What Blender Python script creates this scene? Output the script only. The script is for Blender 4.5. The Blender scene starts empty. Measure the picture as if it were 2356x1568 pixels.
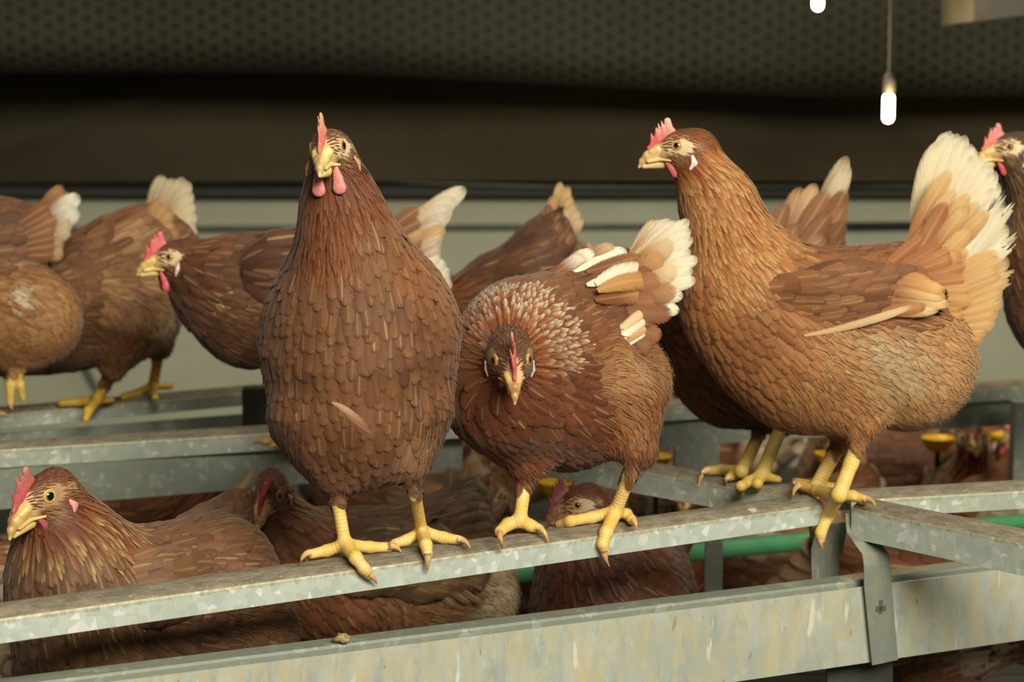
import bpy, math, random
import numpy as np
from mathutils import Vector, Matrix

random.seed(7)
RNG = np.random.default_rng(7)
SC = bpy.context.scene
COL = SC.collection

# ------------------------------------------------------------------ camera, world, lights, exposure
W_PX, H_PX, F_PX = 2356.0, 1568.0, 4600.0
CAM = np.array([0.0, 0.0, 1.55])
PITCH = math.atan((784 - 200) / F_PX)
RIGHT = np.array([1.0, 0, 0])
FWD = np.array([0, math.cos(PITCH), -math.sin(PITCH)])
UP = np.array([0, math.sin(PITCH), math.cos(PITCH)])

cam_data = bpy.data.cameras.new('camera')
cam_data.sensor_width = 36.0
cam_data.lens = 36.0 * F_PX / W_PX
cam_data.clip_start = 0.05
cam_data.clip_end = 60
cam_data.dof.use_dof = True
cam_data.dof.focus_distance = 1.93
cam_data.dof.aperture_fstop = 6.3
cam = bpy.data.objects.new('camera', cam_data)
cam.location = CAM
cam.rotation_euler = (math.pi / 2 - PITCH, 0, 0)
COL.objects.link(cam)
SC.camera = cam

SC.view_settings.view_transform = 'Standard'
SC.view_settings.look = 'None'
SC.view_settings.gamma = 1.0
SC.view_settings.exposure = 0.0
SC.view_settings.use_curve_mapping = False
SC.cycles.max_bounces = 5
SC.cycles.diffuse_bounces = 3
SC.cycles.glossy_bounces = 2
SC.cycles.transmission_bounces = 2
SC.cycles.transparent_max_bounces = 6
SC.cycles.sample_clamp_indirect = 4.0

world = bpy.data.worlds.new('world')
SC.world = world
world.use_nodes = True
bg = world.node_tree.nodes['Background']
bg.inputs[0].default_value = (1.0, 0.97, 0.82, 1)
bg.inputs[1].default_value = 0.10


def area(name, loc, target, sx, sy, power, color):
    d = bpy.data.lights.new(name, 'AREA')
    d.shape = 'RECTANGLE'
    d.size, d.size_y, d.energy, d.color = sx, sy, power, color
    o = bpy.data.objects.new(name, d)
    o.location = loc
    o.rotation_euler = (Vector(target) - Vector(loc)).to_track_quat('-Z', 'Y').to_euler()
    COL.objects.link(o)
    return o


# soft front light added behind and above the camera, its source unseen
area('soft_front_key', (1.25, -1.15, 3.3), (0.1, 2.2, 1.1), 2.4, 1.5, 310, (1.0, 0.945, 0.77))
area('overhead_fill', (0.5, 2.6, 3.1), (0.4, 3.0, 0.8), 3.0, 1.2, 20, (1.0, 0.92, 0.72))  # weak fill added over the inner perches, no fitting there


# ------------------------------------------------------------------ helpers: pixels to points
def ray(px, py):
    return FWD + RIGHT * ((px - W_PX / 2) / F_PX) + UP * ((H_PX / 2 - py) / F_PX)


def P(px, py, d):
    return CAM + ray(px, py) * d


def PZ(px, py, z):
    r = ray(px, py)
    return CAM + r * ((z - CAM[2]) / r[2])


def PLN(px, py, p0, n):
    r = ray(px, py)
    return CAM + r * (np.dot(p0 - CAM, n) / np.dot(r, n))


def unit(v):
    v = np.asarray(v, float)
    return v / (np.linalg.norm(v) + 1e-12)


def lin(c, g=1.0):
    c = np.asarray(c, float) / 255.0
    return np.where(c <= 0.04045, c / 12.92, ((c + 0.055) / 1.055) ** 2.4) * g


# ------------------------------------------------------------------ helpers: tagging and objects
def tag(o, label=None, cat=None, group=None, kind=None):
    if label: o['label'] = label
    if cat: o['category'] = cat
    if group: o['group'] = group
    if kind: o['kind'] = kind
    return o


def empty(name, loc):
    o = bpy.data.objects.new(name, None)
    o.location = loc
    o.empty_display_size = 0.05
    COL.objects.link(o)
    return o


def mesh_obj(name, verts, faces, mat, parent=None, origin=None, smooth=True, attrs=None, uv=None, matrix=None):
    """verts Nx3 world (origin is subtracted), faces: MxK array or list of tuples"""
    verts = np.asarray(verts, float)
    if origin is not None:
        verts = verts - np.asarray(origin, float)
    me = bpy.data.meshes.new(name)
    if isinstance(faces, np.ndarray):
        nf, k = faces.shape
        me.vertices.add(len(verts))
        me.vertices.foreach_set('co', verts.astype(np.float32).ravel())
        me.loops.add(nf * k)
        me.loops.foreach_set('vertex_index', faces.astype(np.int32).ravel())
        me.polygons.add(nf)
        me.polygons.foreach_set('loop_start', (np.arange(nf) * k).astype(np.int32))
        me.polygons.foreach_set('loop_total', np.full(nf, k, np.int32))
        me.update(calc_edges=True)
    else:
        me.from_pydata([tuple(v) for v in verts], [], [tuple(f) for f in faces])
        me.update()
    if smooth:
        me.polygons.foreach_set('use_smooth', np.ones(len(me.polygons), bool))
    if attrs:
        for nm, val in attrs.items():
            val = np.asarray(val, np.float32)
            if val.ndim == 1:
                a = me.attributes.new(nm, 'FLOAT', 'POINT')
                a.data.foreach_set('value', val)
            else:
                if val.shape[1] == 3:
                    val = np.concatenate([val, np.ones((len(val), 1), np.float32)], 1)
                a = me.attributes.new(nm, 'FLOAT_COLOR', 'POINT')
                a.data.foreach_set('color', val.ravel())
    if uv is not None:
        l = me.uv_layers.new(name='UVMap')
        vi = np.zeros(len(me.loops), np.int32)
        me.loops.foreach_get('vertex_index', vi)
        l.data.foreach_set('uv', np.asarray(uv, np.float32)[vi].ravel())
    if isinstance(mat, (list, tuple)):
        for m in mat: me.materials.append(m)
    else:
        me.materials.append(mat)
    o = bpy.data.objects.new(name, me)
    if matrix is not None: o.matrix_world = matrix
    if parent is not None: o.parent = parent
    COL.objects.link(o)
    return o


class MB:
    """collects boxes, bars and swept shapes for ONE mesh"""
    def __init__(self):
        self.v, self.f, self.mi = [], [], []

    def add(self, vs, fs, mi=0):
        b = len(self.v)
        self.v += [tuple(map(float, x)) for x in vs]
        self.f += [tuple(b + i for i in q) for q in fs]
        self.mi += [mi] * len(fs)

    def box(self, lo, hi, mi=0):
        (x0, y0, z0), (x1, y1, z1) = lo, hi
        vs = [(x0, y0, z0), (x1, y0, z0), (x1, y1, z0), (x0, y1, z0), (x0, y0, z1), (x1, y0, z1), (x1, y1, z1), (x0, y1, z1)]
        self.add(vs, [(0, 3, 2, 1), (4, 5, 6, 7), (0, 1, 5, 4), (1, 2, 6, 5), (2, 3, 7, 6), (3, 0, 4, 7)], mi)

    def prism(self, prof, x0, x1, mis=None, cap=True):
        """closed profile [(y,z)] swept along x; mis: material of each side"""
        n = len(prof)
        vs = [(x0, y, z) for y, z in prof] + [(x1, y, z) for y, z in prof]
        b = len(self.v)
        self.v += vs
        for i in range(n):
            j = (i + 1) % n
            self.f.append((b + i, b + j, b + n + j, b + n + i))
            self.mi.append(mis[i] if mis else 0)
        if cap:
            self.f.append(tuple(b + i for i in reversed(range(n)))); self.mi.append(0)
            self.f.append(tuple(b + n + i for i in range(n))); self.mi.append(0)

    def tube(self, pts, rad, seg=10, cap=True, mi=0):
        pts = [np.asarray(p, float) for p in pts]
        rad = [rad] * len(pts) if np.isscalar(rad) else rad
        rings = []
        ref = np.array([0.3, 0.2, 1.0])
        for i, p in enumerate(pts):
            t = unit(pts[min(i + 1, len(pts) - 1)] - pts[max(i - 1, 0)])
            if abs(np.dot(t, unit(ref))) > 0.95: ref = np.array([1.0, 0.1, 0.1])
            a = unit(np.cross(t, ref)); b = np.cross(t, a)
            rings.append([p + rad[i] * (math.cos(2 * math.pi * k / seg) * a + math.sin(2 * math.pi * k / seg) * b) for k in range(seg)])
        vs = [q for r in rings for q in r]
        fs = [(i * seg + k, i * seg + (k + 1) % seg, (i + 1) * seg + (k + 1) % seg, (i + 1) * seg + k) for i in range(len(pts) - 1) for k in range(seg)]
        if cap:
            fs += [tuple(range(seg)), tuple(reversed(range((len(pts) - 1) * seg, len(pts) * seg)))]
        self.add(vs, fs, mi)

    def lathe(self, prof, c, seg=20, mi=0):
        """profile [(r,z)] about a vertical axis at c"""
        n = len(prof)
        vs = [(c[0] + r * math.cos(2 * math.pi * k / seg), c[1] + r * math.sin(2 * math.pi * k / seg), c[2] + z) for r, z in prof for k in range(seg)]
        fs = [(i * seg + k, i * seg + (k + 1) % seg, (i + 1) * seg + (k + 1) % seg, (i + 1) * seg + k) for i in range(n - 1) for k in range(seg)]
        self.add(vs, fs, mi)

    def build(self, name, mat, parent=None, smooth=False, matrix=None, bevel=0.0, origin=None):
        o = mesh_obj(name, np.array(self.v), self.f, mat, parent, origin, smooth, matrix=matrix)
        if any(self.mi):
            o.data.polygons.foreach_set('material_index', np.array(self.mi, np.int32))
        if bevel:
            m = o.modifiers.new('bevel', 'BEVEL'); m.width = bevel; m.segments = 2; m.limit_method = 'ANGLE'
        return o


# ------------------------------------------------------------------ materials
def new_mat(name):
    m = bpy.data.materials.new(name)
    m.use_nodes = True
    nt = m.node_tree
    return m, nt, nt.nodes['Principled BSDF']


def N(nt, typ, **kw):
    n = nt.nodes.new(typ)
    for k, v in kw.items():
        if k.startswith('i_'):
            key = k[2:]
            n.inputs[int(key) if key.isdigit() else key].default_value = v
        else:
            setattr(n, k, v)
    return n


def math_n(nt, op, a, b=None, clamp=False):
    n = nt.nodes.new('ShaderNodeMath'); n.operation = op; n.use_clamp = clamp
    for i, x in enumerate((a, b)):
        if x is None: continue
        if isinstance(x, (int, float)): n.inputs[i].default_value = x
        else: nt.links.new(x, n.inputs[i])
    return n.outputs[0]


def mix_c(nt, fac, a, b, blend='MIX'):
    n = nt.nodes.new('ShaderNodeMix'); n.data_type = 'RGBA'; n.blend_type = blend
    for sock, x in ((n.inputs['Factor'], fac), (n.inputs['A'], a), (n.inputs['B'], b)) if False else ((n.inputs[0], fac), (n.inputs[6], a), (n.inputs[7], b)):
        if isinstance(x, (int, float)): sock.default_value = x
        elif isinstance(x, (tuple, list, np.ndarray)): sock.default_value = (*[float(q) for q in x[:3]], 1)
        else: nt.links.new(x, sock)
    return n.outputs[2]


def ramp(nt, fac, lo, hi):
    n = nt.nodes.new('ShaderNodeMapRange'); n.interpolation_type = 'SMOOTHSTEP'
    nt.links.new(fac, n.inputs[0])
    n.inputs[1].default_value, n.inputs[2].default_value = lo, hi
    return n.outputs[0]


def coords(nt, scale=(1, 1, 1), out='Object'):
    tc = nt.nodes.new('ShaderNodeTexCoord'); mp = nt.nodes.new('ShaderNodeMapping')
    mp.inputs['Scale'].default_value = scale
    nt.links.new(tc.outputs[out], mp.inputs[0])
    return mp.outputs[0]


def noise(nt, vec, scale, detail=3, rough=0.6):
    n = N(nt, 'ShaderNodeTexNoise'); n.inputs['Scale'].default_value = scale
    n.inputs['Detail'].default_value = detail; n.inputs['Roughness'].default_value = rough
    if vec is not None: nt.links.new(vec, n.inputs['Vector'])
    return n.outputs['Fac']


def bump(nt, bsdf, h, strength, dist=0.001):
    b = nt.nodes.new('ShaderNodeBump'); b.inputs['Strength'].default_value = strength; b.inputs['Distance'].default_value = dist
    nt.links.new(h, b.inputs['Height']); nt.links.new(b.outputs[0], bsdf.inputs['Normal'])


def mat_galvanised(name, tone=(150, 158, 142), spangle=0.6, stain=0.5, streak=0.0, g=1.0, edge=0.0):
    m, nt, b = new_mat(name)
    c0 = lin(tone, g)
    v = coords(nt)
    vo = N(nt, 'ShaderNodeTexVoronoi', i_Scale=125.0); nt.links.new(v, vo.inputs['Vector'])
    warp = N(nt, 'ShaderNodeTexNoise', i_Scale=60.0)
    nt.links.new(v, warp.inputs['Vector'])
    ad = N(nt, 'ShaderNodeVectorMath', operation='MULTIPLY_ADD')
    nt.links.new(warp.outputs['Color'], ad.inputs[0]); ad.inputs[1].default_value = (0.012, 0.012, 0.012); nt.links.new(v, ad.inputs[2])
    nt.links.new(ad.outputs[0], vo.inputs['Vector'])
    sep = N(nt, 'ShaderNodeSeparateColor'); nt.links.new(vo.outputs['Color'], sep.inputs[0])
    cell = math_n(nt, 'MULTIPLY', ramp(nt, sep.outputs[0], 0.72, 0.98), spangle)
    c = mix_c(nt, cell, c0, np.minimum(c0 * 1.75, 0.75))
    cell2 = math_n(nt, 'MULTIPLY', ramp(nt, sep.outputs[1], 0.3, 1.0), 0.28 * spangle)
    c = mix_c(nt, cell2, c, c0 * 0.55)
    lo = noise(nt, coords(nt, (1, 1, 1)), 9, 4)
    c = mix_c(nt, math_n(nt, 'MULTIPLY', ramp(nt, lo, 0.42, 0.72), 0.35), c, lin((128, 136, 128), g))
    st = noise(nt, coords(nt, (1.0, 1.0, 0.35)), 46, 5, 0.7)
    c = mix_c(nt, math_n(nt, 'MULTIPLY', ramp(nt, st, 0.55, 0.75), stain * 0.65), c, lin((168, 150, 104), g))
    if streak:
        s0 = noise(nt, coords(nt, (1.0, 1.0, 0.4)), 60, 6, 0.75)
        c = mix_c(nt, math_n(nt, 'MULTIPLY', ramp(nt, s0, 0.42, 0.62), 0.55 * streak), c, lin((176, 164, 120), g))
        s00 = noise(nt, coords(nt, (1.0, 1.0, 0.45)), 38, 6, 0.75)
        c = mix_c(nt, math_n(nt, 'MULTIPLY', ramp(nt, s00, 0.50, 0.66), 0.55 * streak), c, lin((136, 146, 146), g))
        s1 = noise(nt, coords(nt, (34, 34, 9.0)), 1.0, 5, 0.65)
        c = mix_c(nt, math_n(nt, 'MULTIPLY', ramp(nt, s1, 0.48, 0.68), 0.5 * streak), c, lin((196, 182, 136), g))
        s3 = noise(nt, coords(nt, (22, 22, 6.0)), 1.0, 4, 0.6)
        c = mix_c(nt, math_n(nt, 'MULTIPLY', ramp(nt, s3, 0.55, 0.72), 0.5 * streak), c, lin((134, 144, 146), g))
        s2 = noise(nt, coords(nt, (70, 70, 14.0)), 1.0, 3, 0.5)
        c = mix_c(nt, math_n(nt, 'MULTIPLY', ramp(nt, s2, 0.63, 0.70), 0.6 * streak), c, lin((222, 216, 196), g))
        s4 = noise(nt, coords(nt, (90, 90, 30.0)), 1.0, 3, 0.5)
        c = mix_c(nt, math_n(nt, 'MULTIPLY', ramp(nt, s4, 0.67, 0.72), 0.5 * streak), c, lin((120, 84, 40), g))
    # grime creeping down from the upper edge of the sheet
    tcz = N(nt, 'ShaderNodeTexCoord'); sz = N(nt, 'ShaderNodeSeparateXYZ'); nt.links.new(tcz.outputs['Object'], sz.inputs[0])
    gz = noise(nt, coords(nt), 130, 4, 0.7)
    gm = ramp(nt, math_n(nt, 'ADD', math_n(nt, 'MULTIPLY', sz.outputs[2], 120.0), math_n(nt, 'MULTIPLY', math_n(nt, 'SUBTRACT', gz, 0.5), 2.6)), -0.75, 0.05)
    c = mix_c(nt, math_n(nt, 'MULTIPLY', gm, edge), c, lin((142, 124, 72), g * .8))
    nt.links.new(c, b.inputs['Base Color'])
    b.inputs['Metallic'].default_value = 0.25
    b.inputs['Roughness'].default_value = 0.55
    bump(nt, b, st, 0.25, 0.001)
    return m


def mat_dirty_top(name, g=1.0):
    m, nt, b = new_mat(name)
    v = coords(nt, (0.35, 1, 1))
    a = noise(nt, v, 120, 6, 0.75)
    c = mix_c(nt, ramp(nt, a, 0.35, 0.7), lin((104, 96, 82), g), lin((146, 136, 116), g))
    s = noise(nt, coords(nt), 260, 3, 0.6)
    c = mix_c(nt, math_n(nt, 'MULTIPLY', ramp(nt, s, 0.62, 0.72), 0.8), c, lin((190, 172, 122), g))
    w = noise(nt, coords(nt, (0.6, 1, 1)), 38, 2, 0.5)
    c = mix_c(nt, math_n(nt, 'MULTIPLY', ramp(nt, w, 0.70, 0.75), 0.7), c, lin((212, 205, 185), g))
    nt.links.new(c, b.inputs['Base Color'])
    b.inputs['Roughness'].default_value = 0.9
    bump(nt, b, a, 0.6, 0.002)
    return m


def mat_plain(name, rgb, rough=0.6, metal=0.0, var=0.15, scale=40, g=1.0, spec=0.5):
    m, nt, b = new_mat(name)
    a = noise(nt, coords(nt), scale, 4)
    c = mix_c(nt, ramp(nt, a, 0.3, 0.7), lin(rgb, g) * (1 - var), np.minimum(lin(rgb, g) * (1 + var), 1))
    nt.links.new(c, b.inputs['Base Color'])
    b.inputs['Roughness'].default_value = rough
    b.inputs['Metallic'].default_value = metal
    b.inputs['Specular IOR Level'].default_value = spec
    return m


def mat_feather():
    m, nt, b = new_mat('feather')
    col = N(nt, 'ShaderNodeAttribute', attribute_name='Col')
    par = N(nt, 'ShaderNodeAttribute', attribute_name='Par')
    soft = N(nt, 'ShaderNodeAttribute', attribute_name='Soft')
    sp = N(nt, 'ShaderNodeSeparateColor'); nt.links.new(par.outputs['Color'], sp.inputs[0])
    shaft, edge, rnd = sp.outputs[0], sp.outputs[1], sp.outputs[2]
    uv = N(nt, 'ShaderNodeUVMap'); uv.uv_map = 'UVMap'
    sx = N(nt, 'ShaderNodeSeparateXYZ'); nt.links.new(uv.outputs[0], sx.inputs[0])
    u = math_n(nt, 'ABSOLUTE', math_n(nt, 'SUBTRACT', sx.outputs[0], 0.5))
    v = sx.outputs[1]
    # barbs leave the shaft at a slant
    q = math_n(nt, 'ADD', math_n(nt, 'SUBTRACT', v, math_n(nt, 'MULTIPLY', u, 0.55)), math_n(nt, 'MULTIPLY', rnd, 37.0))
    nz = N(nt, 'ShaderNodeTexNoise'); nz.noise_dimensions = '1D'
    nz.inputs['Scale'].default_value = 24.0; nz.inputs['Detail'].default_value = 3.0
    nt.links.new(math_n(nt, 'MULTIPLY', q, math_n(nt, 'ADD', par.outputs['Alpha'], math_n(nt, 'MULTIPLY', soft.outputs['Fac'], 0.5))), nz.inputs['W'])
    barb = nz.outputs['Fac']
    dark = N(nt, 'ShaderNodeVectorMath', operation='SCALE'); nt.links.new(col.outputs['Color'], dark.inputs[0]); dark.inputs[3].default_value = 0.88
    lite = N(nt, 'ShaderNodeVectorMath', operation='SCALE'); nt.links.new(col.outputs['Color'], lite.inputs[0]); lite.inputs[3].default_value = 1.10
    c = mix_c(nt, ramp(nt, barb, 0.3, 0.7), dark.outputs[0], lite.outputs[0])
    # edge tint
    em = ramp(nt, u, 0.30, 0.46)
    ec = N(nt, 'ShaderNodeVectorMath', operation='SCALE'); nt.links.new(col.outputs['Color'], ec.inputs[0])
    nt.links.new(math_n(nt, 'MULTIPLY', edge, 2.0), ec.inputs[3])
    c = mix_c(nt, em, c, ec.outputs[0])
    # pale shaft
    sm = math_n(nt, 'SUBTRACT', 1.0, ramp(nt, u, 0.02, 0.11))
    pale = mix_c(nt, 0.6, col.outputs['Color'], lin((236, 206, 150)))
    c = mix_c(nt, math_n(nt, 'MULTIPLY', sm, shaft), c, pale)
    nt.links.new(c, b.inputs['Base Color'])
    b.inputs['Roughness'].default_value = 0.62
    b.inputs['Specular IOR Level'].default_value = 0.28
    b.inputs['Sheen Weight'].default_value = 0.12
    b.inputs['Sheen Roughness'].default_value = 0.5
    bump(nt, b, barb, 0.2, 0.0008)
    # the vane ends in loose barbs, with gaps between them
    e = math_n(nt, 'MAXIMUM', math_n(nt, 'MULTIPLY', u, 2.0), math_n(nt, 'MULTIPLY', math_n(nt, 'SUBTRACT', v, 0.72), 3.57))
    al = math_n(nt, 'SUBTRACT', 1.0, ramp(nt, math_n(nt, 'ADD', e, math_n(nt, 'MULTIPLY', math_n(nt, 'SUBTRACT', barb, 0.5), math_n(nt, 'ADD', 1.5, math_n(nt, 'MULTIPLY', soft.outputs['Fac'], 3.2)))), 0.80, 1.02))
    nt.links.new(al, b.inputs['Alpha'])
    return m


def mat_skin(name='skin', rough=0.5, pebble=900, strength=0.35, sss=0.0):
    m, nt, b = new_mat(name)
    col = N(nt, 'ShaderNodeAttribute', attribute_name='Col')
    al = N(nt, 'ShaderNodeAttribute', attribute_name='Along')
    a = noise(nt, coords(nt), pebble, 3)
    dark = N(nt, 'ShaderNodeVectorMath', operation='SCALE'); nt.links.new(col.outputs['Color'], dark.inputs[0]); dark.inputs[3].default_value = 0.78
    c = mix_c(nt, ramp(nt, a, 0.62, 0.35), col.outputs['Color'], dark.outputs[0])
    # horny scutes across shank and toes
    w = math_n(nt, 'SINE', math_n(nt, 'MULTIPLY', al.outputs['Fac'], 2 * math.pi / 0.0036))
    has = ramp(nt, al.outputs['Fac'], 0.0, 0.002)
    line = math_n(nt, 'MULTIPLY', ramp(nt, w, -0.55, -0.98), has)
    d2 = N(nt, 'ShaderNodeVectorMath', operation='MULTIPLY'); nt.links.new(col.outputs['Color'], d2.inputs[0]); d2.inputs[1].default_value = (0.80, 0.64, 0.45)
    c = mix_c(nt, math_n(nt, 'MULTIPLY', line, 0.5), c, d2.outputs[0])
    nt.links.new(c, b.inputs['Base Color'])
    b.inputs['Roughness'].default_value = rough
    b.inputs['Specular IOR Level'].default_value = 0.4
    if sss:
        b.inputs['Subsurface Weight'].default_value = sss
        b.inputs['Subsurface Radius'].default_value = (0.004, 0.0015, 0.001)
        b.inputs['Subsurface Scale'].default_value = 0.6
    hgt = math_n(nt, 'ADD', math_n(nt, 'MULTIPLY', a, 0.5), math_n(nt, 'MULTIPLY', math_n(nt, 'MULTIPLY', w, 0.35), has))
    bump(nt, b, hgt, strength, 0.0008)
    return m


def mat_vcol(name, rough=0.3, spec=0.5):
    m, nt, b = new_mat(name)
    col = N(nt, 'ShaderNodeAttribute', attribute_name='Col')
    nt.links.new(col.outputs['Color'], b.inputs['Base Color'])
    b.inputs['Roughness'].default_value = rough
    b.inputs['Specular IOR Level'].default_value = spec
    return m


M_FEATHER = mat_feather()
M_SKIN = mat_skin()
M_COMB = mat_skin('comb_flesh', 0.5, 700, 0.5)
M_HORN = mat_vcol('beak_horn', 0.35)
M_EYE = mat_vcol('eye_wet', 0.06, 0.7)


# ------------------------------------------------------------------ implicit bodies (round cones blended together)
def prim(reg, A, ra, B, rb, sq=1.0, n=(0, 1, 0), k=0.02, along=None):
    A, B, n = np.asarray(A, float), np.asarray(B, float), unit(n)
    ab = B - A
    abq = ab + n * np.dot(ab, n) * (1 / sq - 1)
    return dict(reg=reg, A=A, B=B, ra=ra, rb=rb, sq=sq, n=n, k=k, abq=abq, ab2=float(np.dot(abq, abq)) + 1e-12, axis=unit(ab) if np.linalg.norm(ab) > 1e-9 else np.array([0, 0, 1.0]), along=along, len=float(np.linalg.norm(ab)))


def pd(p, Q, want_t=False):
    q = Q - p['A']
    if p['sq'] != 1.0:
        q = q + (q @ p['n'])[:, None] * (p['n'] * (1 / p['sq'] - 1))
    t = np.clip((q @ p['abq']) / p['ab2'], 0, 1)
    d = np.sqrt(np.maximum(((q - t[:, None] * p['abq']) ** 2).sum(1), 1e-16)) - (p['ra'] + (p['rb'] - p['ra']) * t)
    return (d, t) if want_t else d


def sdf(Q, prims):
    d = None
    for p in prims:
        di = pd(p, Q)
        if d is None:
            d = di; continue
        k = p['k']
        h = np.clip(0.5 + 0.5 * (d - di) / k, 0, 1)
        d = d + (di - d) * h - k * h * (1 - h)
    return d


def grad(Q, prims, e=0.0012):
    d0 = sdf(Q, prims)
    g = np.stack([sdf(Q + np.eye(3)[i] * e, prims) - d0 for i in range(3)], 1) / e
    return d0, g


def project(Q, prims, h=0.0, it=2):
    for _ in range(it):
        d, g = grad(Q, prims)
        g2 = np.maximum((g ** 2).sum(1), 0.15)
        Q = Q - g * (np.clip(d - h, -0.02, 0.02) / g2)[:, None]
    return Q


def normals(Q, prims):
    _, g = grad(Q, prims)
    return g / (np.linalg.norm(g, axis=1)[:, None] + 1e-9)


def closest(Q, prims):
    D = np.stack([pd(p, Q) for p in prims], 1)
    return D, D.argmin(1)


def surface_nets(prims, h, block=8):
    lo = np.min([np.minimum(p['A'], p['B']) - max(p['ra'], p['rb']) * max(1, p['sq']) for p in prims], 0) - 4 * h
    hi = np.max([np.maximum(p['A'], p['B']) + max(p['ra'], p['rb']) * max(1, p['sq']) for p in prims], 0) + 4 * h
    nb = np.ceil((hi - lo) / (h * block)).astype(int)
    n = nb * block + 1
    f = np.full(tuple(n), 1.0, np.float32)
    gi = np.stack(np.meshgrid(*[np.arange(k) for k in nb], indexing='ij'), -1).reshape(-1, 3)
    cen = lo + (gi + 0.5) * block * h
    dc = sdf(cen, prims)
    smin_sq = min(p['sq'] for p in prims)
    near = np.abs(dc) < block * h * 1.05 / min(1.0, smin_sq) + 0.004
    loc = np.stack(np.meshgrid(*[np.arange(block + 1)] * 3, indexing='ij'), -1).reshape(-1, 3)
    for b in gi[~near & (dc < 0)]:
        i, j, k = b * block
        f[i:i + block + 1, j:j + block + 1, k:k + block + 1] = -1
    bl = gi[near]
    bcen = cen[near]
    for s in range(0, len(bl), 500):
        sub = bl[s:s + 500]
        idx = (sub[:, None, :] * block + loc[None]).reshape(-1, 3)
        f[idx[:, 0], idx[:, 1], idx[:, 2]] = sdf(lo + idx * h, prims)
    s = f < 0
    cs = s[:-1, :-1, :-1].astype(np.int8)
    tot = np.zeros(tuple(n - 1), np.int8)
    for dx in (0, 1):
        for dy in (0, 1):
            for dz in (0, 1):
                tot += s[dx:n[0] - 1 + dx, dy:n[1] - 1 + dy, dz:n[2] - 1 + dz]
    act = (tot > 0) & (tot < 8)
    ids = np.full(tuple(n - 1), -1, np.int64)
    c = np.argwhere(act)
    ids[act] = np.arange(len(c))
    acc = np.zeros((len(c), 3)); cnt = np.zeros(len(c))
    corners = [(dx, dy, dz) for dx in (0, 1) for dy in (0, 1) for dz in (0, 1)]
    for a in corners:
        for ax in range(3):
            if a[ax]: continue
            b = list(a); b[ax] = 1
            fa = f[c[:, 0] + a[0], c[:, 1] + a[1], c[:, 2] + a[2]]
            fb = f[c[:, 0] + b[0], c[:, 1] + b[1], c[:, 2] + b[2]]
            cr = (fa < 0) != (fb < 0)
            t = np.where(cr, fa / np.where(cr, fa - fb, 1), 0)
            pt = c + np.array(a, float)
            pt[:, ax] += t
            acc[cr] += pt[cr]; cnt[cr] += 1
    v = lo + acc / cnt[:, None] * h
    faces = []
    for ax in range(3):
        o1, o2 = [(1, 2), (2, 0), (0, 1)][ax]
        sl0 = [slice(None)] * 3; sl1 = [slice(None)] * 3
        sl0[ax] = slice(0, -1); sl1[ax] = slice(1, None)
        e = s[tuple(sl0)] != s[tuple(sl1)]
        q = np.argwhere(e)
        q = q[(q[:, o1] > 0) & (q[:, o2] > 0) & (q[:, o1] < n[o1] - 1) & (q[:, o2] < n[o2] - 1)]
        if not len(q): continue
        def cid(d1, d2):
            r = q.copy(); r[:, o1] -= d1; r[:, o2] -= d2
            return ids[r[:, 0], r[:, 1], r[:, 2]]
        quad = np.stack([cid(1, 1), cid(0, 1), cid(0, 0), cid(1, 0)], 1)
        inside = s[q[:, 0], q[:, 1], q[:, 2]]
        quad[~inside] = quad[~inside][:, ::-1]
        faces.append(quad[(quad >= 0).all(1)])
    v = project(v, prims, 0.0, 1)
    return v, np.concatenate(faces)


# ------------------------------------------------------------------ feathers
def prof(style, t):
    xs, ys = dict(round=([0, .15, .4, .62, .80, .92, .98, 1], [.5, .8, 1, .98, .80, .52, .26, .08]),
                  hackle=([0, .2, .5, .75, .92, 1], [.5, .9, 1, .75, .36, .05]),
                  fluff=([0, .3, .6, .85, 1], [.6, 1, .85, .5, .06]),
                  quill=([0, .12, .4, .75, .88, .95, .985, 1], [.25, .55, .9, 1, .84, .58, .34, .08]))[style]
    return np.interp(t, xs, ys)


def grid_faces(nf, nr, nc):
    r, c = np.meshgrid(np.arange(nr), np.arange(nc), indexing='ij')
    a = (r * (nc + 1) + c).ravel()
    q = np.stack([a, a + 1, a + nc + 2, a + nc + 1], 1)
    return (q[None] + (np.arange(nf) * (nr + 1) * (nc + 1))[:, None, None]).reshape(-1, 4)


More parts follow.
